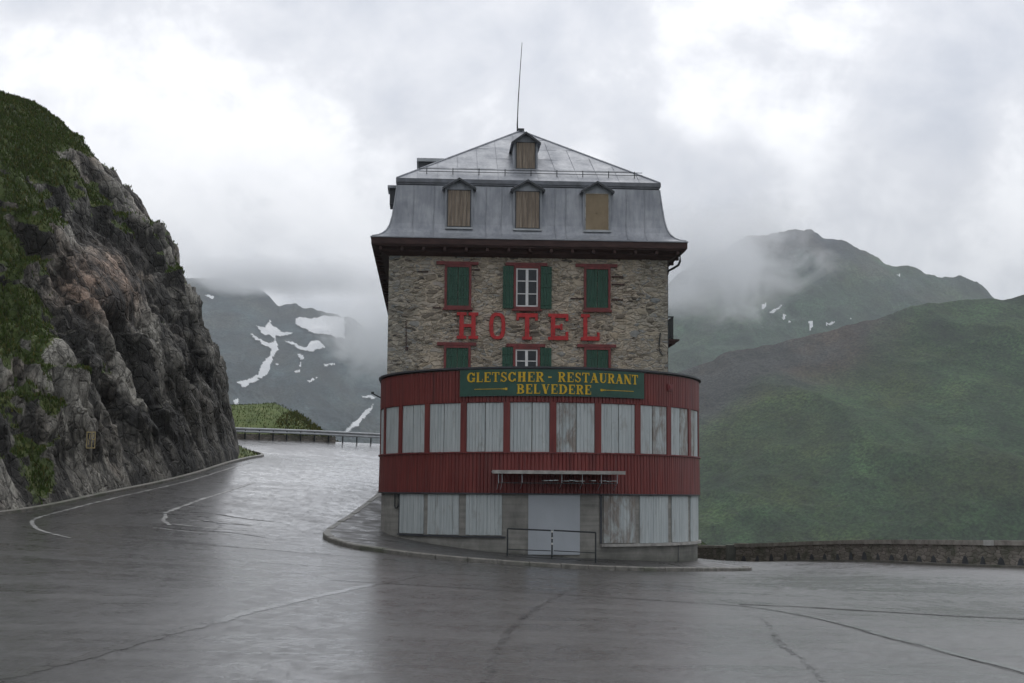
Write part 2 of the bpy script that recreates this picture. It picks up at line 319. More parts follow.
    c = g.mix(1.0, c, g.mix(g.ramp(hue, [(.40, 0.0), (.55, 1.0)]), g.ramp(v1, [(.0, .6), (.03, 1.0)]), (1, 1, 1)), 'MULTIPLY'); c = g.mix(1.0, c, g.ramp(v2, [(.0, .7), (.05, 1.0)]), 'MULTIPLY')
    lich = g.ramp(g.noise(o, 2.3, 7, .72), [(.60, 0.0), (.70, .5)]); c = g.mix(lich, c, (.30, .31, .27))
    wet = g.noise(g.map((1.3, 1.3, .09)), .9, 5, .6, .1); c = g.mix(g.ramp(wet, [(.54, 0.0), (.64, .6)]), c, (.03, .03, .029))
    crk = g.voro(g.vadd(vs, g.noise(o, 1.4, 5, .65, 0, True), .8), .9, 'DISTANCE_TO_EDGE'); c = g.mix(g.ramp(crk, [(0, .75), (.03, 0.0)]), c, (.015, .015, .014))
    gn = g.math('ADD', attr('green'), g.math('MULTIPLY', g.math('SUBTRACT', g.noise(o, 1.6, 7, .68), .5), 1.6)); gm = g.ramp(gn, [(.44, 0.0), (.54, 1.0)])
    gc = g.ramp(g.noise(o, 1.1, 8, .7, .3), [(.3, (.04, .06, .016)), (.5, (.078, .112, .028)), (.64, (.13, .15, .045)), (.8, (.15, .12, .055))])
    c = g.mix(1.0, c, g.ramp(attr('wet'), [(0, 1.0), (1, .30)]), 'MULTIPLY')
    c = g.mix(gm, c, gc)
    nb = g.bump(a, .9, .22); nb = g.bump(fine, .8, .06, nb); nb = g.bump(g.ramp(v1, [(.0, 0.0), (.08, 1.0)]), .8, .10, nb); nb = g.bump(g.ramp(v2, [(.0, 0.0), (.1, 1.0)]), .6, .04, nb)
    MAT['cliff'] = g.done(c, .7, 0, nb, .4)
    for nm, col in (('grass_blade', (.068, .105, .024)), ('dry_grass_blade', (.12, .12, .035)), ('shrub_leaf', (.07, .085, .035))):
        g = G(nm); c = g.mix(g.noise(g.tc.outputs['Object'], .7, 5), tuple(x*.6 for x in col), tuple(x*1.35 for x in col)); MAT[nm] = g.done(c, .8, 0, None, .2)
    g = G('mound_turf'); o = g.tc.outputs['Object']; MAT['turf'] = g.done(g.ramp(g.noise(o, .5, 8, .7, .3), [(.3, (.06, .085, .022)), (.5, (.10, .14, .035)), (.7, (.17, .18, .07))]), .9, 0, g.bump(g.noise(o, 3, 6), .5, .15))
    # far mountains (metres are large)
    def mountain(nm, grn, rock, sc, gpos, dirt):
        g = G(nm); o = g.tc.outputs['Object']; big = g.noise(o, .0016*sc, 8, .62, .5); med = g.noise(g.map((1, .5, 1)), .012*sc, 8, .68, .3); fin = g.noise(o, .07*sc, 6, .7)
        gc = g.ramp(med, [(.3, tuple(x*.45 for x in grn)), (.5, grn), (.7, tuple(x*1.9 for x in grn))])
        rc = g.ramp(med, [(.3, tuple(x*.5 for x in rock)), (.7, tuple(x*1.7 for x in rock))])
        att = g.N.new('ShaderNodeAttribute'); att.attribute_name = 'rocky'
        m = g.math('ADD', g.math('MULTIPLY', big, .9), att.outputs['Fac']); c = g.mix(g.ramp(m, [(gpos, 0.0), (gpos+.16, 1.0)]), gc, rc)
        stk = g.noise(g.map((1, .12, 1)), .02*sc, 6, .65, .4); c = g.mix(1.0, c, g.ramp(stk, [(.3, .62), (.7, 1.35)]), 'MULTIPLY')
        c = g.mix(1.0, c, g.ramp(g.noise(o, .22*sc, 4, .7), [(.38, .40), (.62, 1.75)]), 'MULTIPLY')
        c = g.mix(g.ramp(g.noise(o, .006*sc, 6, .65), [(.45, 0.0), (.62, .7)]), c, g.mix(1.0, c, (1.55, 1.05, .75), 'MULTIPLY'))
        bs = g.ramp(g.voro(g.map((1, .6, 1)), .035*sc, 'F1', 'Distance'), [(.10, .35), (.28, 1.0)]); c = g.mix(1.0, c, g.mix(g.ramp(g.noise(o, .004*sc, 5), [(.48, 1.0), (.6, 0.0)]), bs, (1, 1, 1)), 'MULTIPLY')
        sp = g.ramp(fin, [(.62, 0.0), (.72, 1.0)]); c = g.mix(g.math('MULTIPLY', sp, .55), c, dirt)
        nb = g.bump(med, .8, 14); nb = g.bump(fin, .6, 3, nb)
        return g.done(c, .95, 0, nb, .15)
    MAT['hill'] = mountain('green_hillside', (.026, .054, .019), (.040, .041, .038), 1.6, .60, (.11, .115, .10))
    MAT['peak'] = mountain('rocky_peak_ground', (.026, .052, .026), (.045, .05, .058), 1.0, .52, (.13, .135, .14))
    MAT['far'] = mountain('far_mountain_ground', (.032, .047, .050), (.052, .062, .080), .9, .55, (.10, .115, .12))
    MAT['valley'] = mountain('valley_slope_ground', (.04, .075, .025), (.08, .08, .075), 5, .62, (.14, .14, .12))
    g = G('old_snow'); MAT['snow'] = g.done(g.ramp(g.noise(g.tc.outputs['Object'], .02, 5), [(.3, (.62, .64, .66)), (.7, (.8, .81, .82))]), .8)
    MAT['mark_yellow'] = simple('faded_yellow_paint', (.62, .50, .26), .7, .3, 12)
make_materials()

# ------------------------------------------------------------------ ground height (thin-plate through surveyed points)
CP = np.array([(-12,4,.50),(0,4,.50),(12,4,.42),(-14,18,.62),(0,18,.40),(14,18,.22),(-16,32,.95),(-8,32,.60),(0,32,.27),(8,32,.03),(16,30,-.02),
(-16.8,46.7,1.40),(-15.4,54,1.97),(-14.4,65,2.94),(-14,80,4.24),(-18,95,5.82),(-9,98,5.6),(0,102,5.85),(-10,70,3.2),(-10,85,4.6),(-10,50,1.3),
(-22,96,6.1),(-24,60,2.9),(-24,45,1.9),(-28,20,.9),(-4.6,50.5,.72),(-4.6,60,1.55),(-4.6,75,2.95),(-5,90,4.6),(5,100,5.9),
(-3.2,44,.36),(-.4,42.8,.12),(3,42.8,-.1),(6.3,45,-.22),(8,50,-.42),(14,40,.08),(14,54.5,-.28),(12.3,61,-.57),(10.3,66,-.89),(8.5,60,-.62),(22,40,.12),(20,55,-.2),(12,75,-1.5)])
def _tps(P):
    n = len(P); X = P[:, :2]/10; d = np.linalg.norm(X[:, None]-X[None], axis=2)
    K = np.where(d > 0, d*d*np.log(d+1e-12), 0) + np.eye(n)*.02
    A = np.zeros((n+3, n+3)); A[:n, :n] = K; A[:n, n] = 1; A[:n, n+1:] = X; A[n, :n] = 1; A[n+1:, :n] = X.T
    return X, np.linalg.solve(A, np.r_[P[:, 2], 0, 0, 0])
TX, TW = _tps(CP)
def h(x, y):
    x = np.clip(np.asarray(x, float), -30, 26)/10; y = np.clip(np.asarray(y, float), 0, 104)/10
    r = np.sqrt((x[..., None]-TX[:, 0])**2 + (y[..., None]-TX[:, 1])**2)
    return (np.where(r > 0, r*r*np.log(r+1e-12), 0)*TW[:-3]).sum(-1) + TW[-3] + TW[-2]*x + TW[-1]*y
def hz(x, y): return float(h(np.array(x), np.array(y)))

WALLP = [(33,18),(27,25),(22,32),(18.6,37.5),(16.6,42),(15.2,48),(14,54.5),(12.3,61),(10.3,66)]
PLAT = [(45,-40),(46,5),(34,18.5)] + [(x+.35, y+.1) for x, y in WALLP[1:]] + [(8.4,71),(7.4,76),(6.6,88),(3,97.5),(-8.7,96.4),(-13,95.2),(-17.5,92.8),(-30,88.8),(-45,84),(-70,60),(-70,-40)]
PA = np.array(PLAT, float)
def plat_dist(X, Y):
    """signed distance to the platform outline, negative inside, and the nearest outline point"""
    best = np.full(X.shape, 1e18); bx = np.zeros_like(X); by = np.zeros_like(X); inside = np.zeros(X.shape, bool)
    for i in range(len(PA)):
        a, b = PA[i], PA[(i+1) % len(PA)]; d = b-a; t = np.clip(((X-a[0])*d[0]+(Y-a[1])*d[1])/(d@d), 0, 1)
        qx, qy = a[0]+t*d[0], a[1]+t*d[1]; D = (X-qx)**2+(Y-qy)**2; m = D < best
        best = np.where(m, D, best); bx = np.where(m, qx, bx); by = np.where(m, qy, by)
        cond = (a[1] > Y) != (b[1] > Y)
        with np.errstate(divide='ignore', invalid='ignore'):
            xi = a[0] + (Y-a[1])*(b[0]-a[0])/(b[1]-a[1] if b[1] != a[1] else 1e-9)
        inside ^= cond & (X < xi)
    return np.where(inside, -1, 1)*np.sqrt(best), bx, by
def axis(lo, hi, step, far, grow=1.22):
    a = list(np.arange(lo, hi+1e-6, step)); s = step
    while a[-1] < far: s *= grow; a.append(a[-1]+s)
    s = step
    while a[0] > -far: s *= grow; a.insert(0, a[0]-s)
    return np.array(a)
def quads(ny, nx):
    i = np.arange(ny-1)[:, None]*nx + np.arange(nx-1)[None]
    return np.stack([i, i+1, i+nx+1, i+nx], -1).reshape(-1, 4)
def build_ground():
    xs = axis(-75, 50, 1.5, 9000); ys = axis(-45, 130, 1.5, 9000); X, Y = np.meshgrid(xs, ys)
    D, qx, qy = plat_dist(X, Y)
    zi = h(X, Y) - .16; ze = h(qx, qy) - .16; s = np.maximum(D, 0)
    zo = ze - np.minimum(.25*s + .45*np.maximum(s-1.2, 0), 320 + 0*s) + fbm(X/14, Y/14)*np.minimum(s*.12, 4)
    back = (Y < 0) | (X < -60); zo = np.where(back, np.maximum(zo, ze-.0 + s*.02 - 4 + fbm(X/60, Y/60)*3), zo)
    Z = np.where(D < 0, zi, zo)
    o = from_arrays('ground', np.stack([X, Y, Z], -1).reshape(-1, 3), quads(len(ys), len(xs)), MAT['valley'], smooth=True); o['kind'] = 'structure'
    st = .4; xs = np.arange(-46, 47, st); ys = np.arange(-30, 99, st); X, Y = np.meshgrid(xs, ys); D, qx, qy = plat_dist(X, Y)
    ins = D < 0; q = quads(len(ys), len(xs)); keep = ins.ravel()[q].any(1); q = q[keep]
    X = np.where(ins, X, qx); Y = np.where(ins, Y, qy); Z = h(X, Y)
    used = np.unique(q); idx = np.full(X.size, -1); idx[used] = np.arange(len(used)); V = np.stack([X, Y, Z], -1).reshape(-1, 3)[used]
    o = from_arrays('road', V, idx[q], MAT['asphalt'], smooth=True); o['kind'] = 'structure'
build_ground()
def catmull(pts, n=8):
    P = [np.array(p, float) for p in pts]; P = [2*P[0]-P[1]] + P + [2*P[-1]-P[-2]]; out = []
    for i in range(1, len(P)-2):
        for k in range(n):
            t = k/n; out.append(.5*((2*P[i]) + (-P[i-1]+P[i+1])*t + (2*P[i-1]-5*P[i]+4*P[i+1]-P[i+2])*t*t + (-P[i-1]+3*P[i]-3*P[i+1]+P[i+2])*t**3))
    out.append(P[-2]); return np.array(out)
def ribbon(name, pts, w, lift, mat, jag=.0, seed=0, taper=False, n=14):
    lift = .004+(lift-.014)*.6
    c = catmull(pts, n); t = np.gradient(c, axis=0); t /= np.linalg.norm(t, axis=1)[:, None]; nr = np.stack([-t[:, 1], t[:, 0]], 1)
    k = len(c); L = np.r_[0, np.cumsum(np.linalg.norm(np.diff(c, axis=0), axis=1))]
    c = c + nr*(fbm(L/.9, L*0+seed*3.7, L*0, 4)*jag*w*1.3)[:, None]; w = w*1.9
    ww = w/2*(1+jag*.7*fbm(L/.5, L*0+seed*9.1, L*0, 3))
    if taper: ww = ww*np.sin(np.linspace(0, math.pi, k))**.5+.003
    V = []; ed = []
    for f, e in ((1, 0), (.4, 1), (-.4, 1), (-1, 0)): q = c+nr*(ww*f)[:, None]; V.append(np.c_[q, h(q[:, 0], q[:, 1])+lift]); ed.append(np.full(k, float(e)))
    F = [(b*k+i, b*k+i+1, b*k+k+i+1, b*k+k+i) for b in range(3) for i in range(k-1)]
    o = from_arrays(name, np.concatenate(V), F, mat); o['kind'] = 'structure'
    at = o.data.attributes.new('wear', 'FLOAT', 'POINT'); at.data.foreach_set('value', np.concatenate(ed).astype(np.float32)); return o
WH = [(-12.01,39.14),(-13.6,41.48),(-14.8,44.4),(-15.2,46.6),(-15.1,50),(-14.75,54),(-14.0,61),(-13.55,68),(-13.2,73)]
ribbon('road_line', WH, .09, .014, MAT['paint'], .25, 3)
ribbon('road_line', [(-11.3,63),(-11.5,60.3),(-11.9,54.8),(-12.0,49.7)], .10, .014, MAT['paint'], .3, 4)
ribbon('tar_seam', [(-3.59,28.7),(-1.17,28.0),(1.67,26.8),(3.43,26.0),(4.35,25.1),(4.93,22.2),(5.07,18.8),(5.31,15),(5.5,11)], .10, .018, MAT['seam'], .5, 5)
ribbon('tar_seam', [(-1.2,27.93),(1.64,26.73),(3.38,25.93),(4.27,25.05),(4.84,22.15),(4.98,18.8),(5.22,15),(5.4,11)], .02, .022, MAT['tar'], .8, 6)
ribbon('tar_seam', [(4.12,25.9),(5.19,25.8),(5.98,25.4),(7.45,24.5),(9.5,23.6),(13,22)], .14, .020, MAT['tar'], .5, 7, False)
ribbon('tar_seam', [(8.3,42),(8.02,40.94),(6.6,35),(5.93,32.2),(4.87,28.7)], .16, .018, MAT['stain'], .8, 8, True)
ribbon('tar_seam', [(3.9,23),(3.8,21.5),(3.5,18.8),(3.35,17.6),(3.02,14.3),(2.9,12)], .09, .018, MAT['stain'], .8, 9, True)
ribbon('tar_seam', [(1.5,30),(1.19,28.66),(.39,22.66),(-.06,18.1),(-.2,14.7),(-.25,11.5)], .10, .018, MAT['stain'], .5, 10, True)
ribbon('road_patch_edge', [(-14,34),(-12.39,35.5),(-9.9,36.4),(-7.97,35.2),(-5.94,34.1),(-2.57,33.5),(2,33),(6,32.6)], .14, .014, MAT['seam'], .6, 11)
ribbon('road_patch_edge', [(-4.6,12),(-4.3,14.6),(-4.0,18),(-3.4,23),(-2.6,28),(-1.9,32.5)], .17, .014, MAT['seam'], .35, 12)
for i, (p, w) in enumerate([([(-11.6,50.2),(-10.6,50.6),(-9.2,49.9),(-7.9,50.1)], .10), ([(-11.5,49.0),(-11.3,47.4),(-10.2,46.6),(-8.8,46.9)], .10), ([(-10.9,48.6),(-9.8,47.9),(-8.6,48.3)], .08), ([(-10.5,50.6),(-10.3,48.9),(-9.6,47.2),(-9.3,45.2),(-8.0,43.6),(-6.3,42.9)], .11),
    ([(-11.4,45.4),(-10,45.0),(-8.8,45.2),(-7.4,44.4)], .09), ([(-12.4,44.6),(-10.9,43.7),(-9.4,43.9),(-7.8,42.9),(-6.2,41.8)], .10), ([(-12,41),(-9,40.2),(-6,39.6),(-3,39.5)], .07), ([(-12.2,47.6),(-11.2,46.0),(-10.9,44.4),(-10.2,43.0)], .08)]):
    ribbon('tar_seam', p, w, .018, MAT['stain'] if i % 2 else MAT['tar'], .6, 20+i, True)
for i, p in enumerate([[(-11.9,49.4),(-11.5,47.6),(-11.0,46.2)], [(-11.0,46.6),(-9.6,46.2),(-8.5,46.4)], [(-11.2,45.0),(-9.9,44.5),(-8.7,44.7)], [(-10.8,48.1),(-9.7,48.5),(-8.7,48.0)]]):
    ribbon('road_patch_edge', p, .10, .016, MAT['paint'], .5, 50+i)
# ------------------------------------------------------------------ hotel frame
hotel = empty('hotel', (BX, BY, 0), YAW)
tag(hotel, 'tall stone hotel with grey mansard roof and round red and white boarded front', 'hotel')
CA, SA = math.cos(YAW), math.sin(YAW)
def Wd(x, y, z=0.0): return (BX+x*CA-y*SA, BY+x*SA+y*CA, z)
R0 = 5.65
def bp(s, r):                         # point on the bay outline, s in degrees, straight sides beyond +-90
    if s < -90: return (-r, (-90-s)*R0*math.pi/180)
    if s > 90: return (r, (s-90)*R0*math.pi/180)
    a = R_(s); return (r*math.sin(a), -r*math.cos(a))
def band(m, s0, s1, r0, r1, z0, z1, step=3.0, mi=0):
    n = max(1, int(math.ceil((s1-s0)/step))); S = [s0+(s1-s0)*i/n for i in range(n+1)]; V = []
    for s in S:
        a, b = bp(s, r0), bp(s, r1); V += [(*b, z0), (*b, z1), (*a, z1), (*a, z0)]
    F = [(i*4+k, (i+1)*4+k, (i+1)*4+(k+1) % 4, i*4+(k+1) % 4) for i in range(n) for k in range(4)] + [(0, 1, 2, 3), (n*4+3, n*4+2, n*4+1, n*4)]
    m.add(V, F, mi)
SE = 150
m = MB(); band(m, -SE, SE, 5.30, 5.57, -2.0, 6.14)
rim = [(*bp(s, 5.30), 6.142) for s in np.arange(-SE, SE+1, 3)]; m.add(rim, [tuple(range(len(rim)))])
bay = m.build('restaurant_bay', MAT['concrete'], hotel)
def cladding(z0, z1, flare):
    m = MB(); rows = [[], []]; s = -SE
    while s < SE:
        wv = 1.15 + .25*rng.random(); t = rng.random()*.006
        for ds, dr in ((0, -.022), (.16, t), (wv-.16, t)):
            rows[0].append((*bp(s+ds, R0+dr+flare), z0)); rows[1].append((*bp(s+ds, R0+dr), z1))
        s += wv
    m.grid(rows); n = len(rows[0])
    inner = [[(*bp(-SE+2*SE*i/(n-1), 5.575), z) for i in range(n)] for z in (z0, z1)]
    m.grid([rows[0], inner[0]]); m.grid([rows[1], inner[1]])
    m.build('red_cladding', MAT['red'], bay)
cladding(2.19, 3.44, .02); cladding(5.08, 6.10, 0)
m = MB(); band(m, -SE, SE, 5.575, 5.70, 3.443, 3.485); m.build('sill_band', MAT['red_trim'], bay)
m = MB(); band(m, -SE, SE, 5.575, 5.685, 2.15, 2.187); m.build('drip_edge', MAT['dark_trim'], bay)
m = MB(); band(m, -SE, SE, 5.10, 5.73, 6.145, 6.20); m.build('roof_edge', MAT['dark_trim'], bay)
def panel(a, b, z0, z1, r=5.60, split=True, weather=(), bw=1.15, name='board_shutter'):
    m = MB(); mid = a+(b-a)*(.5+rng.uniform(-.06, .06)); segs = [(a, mid-.14), (mid+.14, b)] if split else [(a, b)]
    for k, (p, q) in enumerate(segs):
        nb = max(2, round((q-p)/bw))
        for i in range(nb):
            s0 = p+(q-p)*i/nb; s1 = p+(q-p)*(i+1)/nb-.07; dr = rng.uniform(-.006, .006); wz = rng.uniform(0, .012)
            band(m, s0, s1, r-.03, r+.012+dr, z0+wz, z1-wz*.5, 9, 1 if k in weather else 0)
    return m.build(name, [MAT['board_white'], MAT['board_weathered']], bay)
for k in range(-6, 6):
    a, b = k*15+1.1, k*15+13.9
    panel(a, b, 3.487, 5.058, weather={1-1: (0,), 2: (1,), 3: (1,)}.get(k, ()) if k != 4 else (0,))
for k in list(range(-10, -6))+list(range(6, 10)): panel(k*15+1.1, k*15+13.9, 3.487, 5.058)
for k in range(-9, 10):
    m = MB(); band(m, k*15-1.08, k*15+1.08, 5.58, 5.655, 3.487, 5.078); m.build('post', MAT['red'], bay)
m = MB()
for k in range(-10, 10): band(m, k*15+1.1, k*15+13.9, 5.58, 5.64, 5.06, 5.078)
m.build('head_trim', MAT['red_trim'], bay)
# lower storey boards, sills, door
for a, b, z, w in ((-60.2, -46.6, .84, ()), (-44.5, -31.6, .84, ()), (-28.9, -16.4, .85, ()), (17.2, 29.3, .63, (0,)), (31.2, 44.9, .61, ()), (47.2, 59.2, .61, ()), (61.9, 74.5, .61, ()), (77, 88, .61, ())):
    panel(a, b, z, 2.135, 5.595, False, w, 1.2, 'board_panel')
m = MB(); band(m, 16.1, 90, 5.57, 5.70, .52, .605); m.build('window_sill', MAT['ledge'], bay)
m = MB(); band(m, -61, -15.2, 5.57, 5.645, .775, .825); m.build('window_sill', MAT['dark_trim'], bay)  # left sill strip coloured dark to paint the shadow line below the boards
for s0, s1, z0 in ((-60.9, -60.3, .83), (15.9, 16.6, .61)): m = MB(); band(m, s0, s1, 5.57, 5.61, z0, 2.14); m.build('panel_edge', MAT['dark_trim'], bay)
m = MB(); band(m, -7.8, 9.0, 5.57, 5.61, .27, 2.145); m.build('door', MAT['door'], bay)
m = MB(); band(m, -9.5, 10.5, 5.57, 5.78, .02, .20); m.build('door_step', MAT['concrete'], bay)
m = MB(); band(m, 51.5, 51.8, 5.57, 5.58, -.3, .515); m.build('joint', MAT['dark_trim'], bay)
m = MB()
pa, pb = bp(-63.6, 5.62), bp(-61.2, 5.62)
m.tube([(*pa, 2.13), (*pa, 1.72), (*bp(-63, 5.63), 1.66), (*bp(-61.8, 5.63), 1.66), (*pb, 1.72), (*pb, 2.13)], .025); m.build('wall_pipe', MAT['dark_metal'], bay)
# red lamp box on the band and small bracket at the left edge
m = MB(); band(m, 43.9, 46.6, 5.66, 5.70, 5.60, 5.82); band(m, 44.5, 46.0, 5.70, 5.72, 5.65, 5.77); m.build('lamp_box', MAT['red_trim'], bay)
m = MB(); q = bp(-84, 5.66); q2 = bp(-84, 5.95); m.tube([(*q, 5.48), (*q2, 5.62)], .022); m.box(q2[0]-.05, q2[0]+.05, q2[1]-.04, q2[1]+.04, 5.60, 5.68); m.build('bracket', MAT['dark_metal'], bay)
# flat canopy above the door
cn = MB(); CX0, CX1 = -1.93, 2.18
cn.box(CX0, CX1, -6.45, -5.40, 2.83, 2.87)
canopy = cn.build('canopy', MAT['steel'], hotel)
m = MB(); m.box(CX0-.02, CX1+.02, -6.475, -6.452, 2.785, 2.89); m.build('canopy_edge', MAT['ledge'], canopy)
for x in (-1.75, -1.64, -1.02, .22, .86, 1.45, 1.95):
    m = MB(); m.box(x-.012, x+.012, -6.42, -5.55, 2.79, 2.826); m.tube([(x, -6.40, 2.79), (x, -6.40, 2.50)], .012, 6); m.tube([(x, -6.40, 2.51), (x, -5.45, 2.30)], .012, 6); m.build('canopy_bracket', MAT['steel'], canopy)
m = MB(); m.tube([(-1.75, -6.40, 2.50), (1.95, -6.40, 2.50)], .014, 6); m.build('canopy_rod', MAT['dark_metal'], canopy)
m = MB()
for i in range(14):
    x = -.35+i*.165; t = rng.random()
    if t < .8: m.box(x, x+.15, -6.30-.05*t, -5.7, 2.56+.03*t, 2.585+.03*t)
m.build('peeling_soffit_board', MAT['board_weathered'], canopy)

# ---- stone block
SX0, SX1, SY, SYB = -5.478, 4.797, 1.023, 27.0
WIN = [(-2.945, 8.90, 10.50, 'closed'), (-.41, 8.90, 10.50, 'open'), (2.18, 8.90, 10.50, 'closed'), (-2.94, 6.05, 7.52, 'closed'), (-.41, 6.05, 7.50, 'open'), (2.19, 6.05, 7.52, 'closed')]
m = MB(); m.box(SX0, SX1, SY, SYB, -2.5, 11.05); SM = m
def relief_stones():
    """single stones standing a little proud of the front wall"""
    m = SM; r = random.Random(5)
    for i in range(420):
        w = r.uniform(.12, .42); hh = r.uniform(.05, .15); x = r.uniform(SX0+.05, SX1-w-.05); z = r.uniform(6.25, 10.85)
        if any(abs(x+w/2-cx) < .85+w/2 and z0-.25 < z < z1+.3 for cx, z0, z1, _ in WIN): continue
        d = r.uniform(.012, .05); y = SY-d; k = r.uniform(.15, .35)*hh; j = lambda: r.uniform(-.02, .02)
        f = [(x+k+j(), z+j()), (x+w*.5, z-k*.3), (x+w-k, z+j()), (x+w, z+hh*.6), (x+w-k+j(), z+hh), (x+k, z+hh+j()), (x, z+hh*.45)]
        m.prism(f, lambda a, b, dd: (a, dd, b), SY+.03, y)
relief_stones()
stone = SM.build('stone_wall', MAT['stone'], hotel)
def window(cx, z0, z1, kind):
    w = .98 if kind == 'closed' else .98; x0, x1 = cx-w/2, cx+w/2; Y = SY
    f = MB(); t = .085
    for a, b, c, d in ((x0, x0+t, z0+t, z1-t), (x1-t, x1, z0+t, z1-t), (x0, x1, z0, z0+t), (x0, x1, z1-t, z1)): f.box(a, b, Y-.09, Y+.02, c, d)
    fr = f.build('window', MAT['red_trim'], hotel)
    l = MB(); lw = .80 if z1 > 9 else .74
    l.box(cx-lw, cx+lw*.93, Y-.10, Y+.02, z1+.002, z1+.115); l.build('lintel', MAT['red_trim'], fr)
    s = MB(); s.box(x0-.05, x1+.05, Y-.15, Y+.02, z0-.075, z0-.002); s.build('window_sill', MAT['red_trim'], fr)
    if kind == 'closed':
        for a, b in ((x0+t+.004, cx-.008), (cx+.008, x1-t-.004)):
            q = MB(); n = 4
            for i in range(n): q.box(a+(b-a)*i/n+.003, a+(b-a)*(i+1)/n-.003, Y-.055+rng.uniform(-.004, .004), Y-.02, z0+t+.004, z1-t-.004)
            for zz in (z0+.35, z1-.40): q.box(a+.01, b-.01, Y-.068, Y-.050, zz, zz+.07)
            q.build('shutter', MAT['green_shut'], fr)
    else:
        s = MB(); a, b, c, d = x0+t+.004, x1-t-.004, z0+t+.004, z1-t-.004; k = .05
        for p in ((a, a+k, c, d), (b-k, b, c, d), (a+k, b-k, c, c+k), (a+k, b-k, d-k, d), (cx-.05, cx+.05, c+k, d-k)): s.box(p[0], p[1], Y-.05, Y-.025, p[2], p[3])
        for zz in (c+(d-c)/3, c+2*(d-c)/3):
            s.box(a+k, cx-.05, Y-.045, Y-.027, zz-.016, zz+.016); s.box(cx+.05, b-k, Y-.045, Y-.027, zz-.016, zz+.016)
        s.build('sash', MAT['white'], fr)
        g = MB(); g.box(a+.01, b-.01, Y-.022, Y-.005, c+.01, d-.01); g.build('pane', MAT['glass'], fr)
        for sx in (-1, 1):
            e0, e1 = (x0-.40, x0-.012) if sx < 0 else (x1+.012, x1+.42); q = MB(); n = 4
            for i in range(n): q.box(e0+(e1-e0)*i/n+.003, e0+(e1-e0)*(i+1)/n-.003, Y-.085+rng.uniform(-.005, .005), Y-.045, z0+.02, z1-.02)
            for zz in (z0+.15, z0+.82, z1-.28): q.box(e0, e1, Y-.105, Y-.080, zz, zz+.06)
            q.build('shutter', MAT['green_shut'], fr)
for wdef in WIN: window(*wdef)
m = MB()
for z, x, w in ((10.14, 2.72, .42), (9.85, 2.72, .48), (9.30, 1.20, .48), (9.28, 2.72, .42), (10.31, -2.44, .30), (10.20, -4.42, .38), (8.88, -3.85, .30)):
    m = MB(); m.box(x, x+w, SY-.045, SY+.02, z, z+.045); m.build('timber_strip', MAT['eave_wood'], stone)
m = MB(); m.tube([(-4.82, SY-.05, 8.4), (-4.80, SY-.05, 7.45)], .018, 6); m.box(-4.83, -4.72, SY-.06, SY-.01, 7.33, 7.45); m.build('wall_tie', MAT['eave_wood'], stone)
m = MB(); m.tube([(4.52, SY-.04, 8.1), (4.47, SY-.05, 7.7), (4.50, SY-.05, 7.4), (4.60, SY-.04, 7.25)], .022, 6); m.build('hanging_cable', MAT['dark_metal'], stone)

# ---- roof
def ring(off, z, yfront=None):
    return [(SX0-off, SY-off, z), (SX1+off, SY-off, z), (SX1+off, SYB+off, z), (SX0-off, SYB+off, z)]
def loft(m, profile, mi=0, cap=False):
    V = []; [V.extend(ring(o, z)) for o, z in profile]; F = [(i*4+k, i*4+(k+1) % 4, (i+1)*4+(k+1) % 4, (i+1)*4+k) for i in range(len(profile)-1) for k in range(4)]
    m.add(V, F, mi)
m = MB(); loft(m, [(0.02, 10.80), (.30, 10.92), (.30, 11.02), (.585, 11.08), (.585, 11.14), (.635, 11.14), (.635, 11.37), (.2, 11.372)])
eave = m.build('eave', MAT['eave_wood'], hotel)
for i in range(15):
    x = SX0-.3+i*(SX1-SX0+.6)/14; m = MB(); m.box(x-.05, x+.05, SY-.56, SY-.01, 10.94, 11.06)
    m.build('rafter_end', MAT['eave_wood'], eave)
for i in range(22):
    for sx, xa, xb in ((0, SX0-.56, SX0-.01), (1, SX1+.01, SX1+.56)):
        y = SY+.8+i*1.15; m = MB(); m.box(xa, xb, y-.05, y+.05, 10.94, 11.06); m.build('rafter_end', MAT['eave_wood'], eave)
MP = [(.665, 11.37), (.665, 11.41), (.45, 11.47), (.30, 11.55), (.16, 11.66), (.05, 11.82), (-.03, 12.02), (-.09, 12.3), (-.15, 12.7), (-.20, 13.1), (-.245, 13.50)]
def moff(z):
    zz = [p[1] for p in MP[1:]]; return float(np.interp(z, zz, [p[0] for p in MP[1:]]))
m = MB(); loft(m, MP + [(-.30, 13.50)])
def seam_line(fx, side):
    zs = [11.43, 11.5, 11.6, 11.75, 11.95, 12.3, 12.8, 13.3, 13.49]
    if side == 'f': pts = [(fx+.02*math.sin(z*3), SY-moff(z)-.012, z) for z in zs]
    elif side == 'l': pts = [(SX0-moff(z)-.012, fx, z) for z in zs]
    else: pts = [(SX1+moff(z)+.012, fx, z) for z in zs]
    m.tube(pts, .013, 5)
for fx in (-4.62, -3.86, -1.94, -1.36, .62, 1.02, 3.28, 3.30, 3.42+.55): seam_line(fx, 'f')
for i in range(20): seam_line(SY+.8+i*1.3, 'l'); seam_line(SY+.8+i*1.3, 'r')
for sx in (SX0, SX1):
    s = -1 if sx < 0 else 1; m.tube([(sx+s*moff(z), SY-moff(z), z) for z in (11.43, 11.5, 11.6, 11.75, 11.95, 12.3, 12.8, 13.3, 13.49)], .03, 6)
roof = m.build('mansard_roof', MAT['zinc'], hotel)
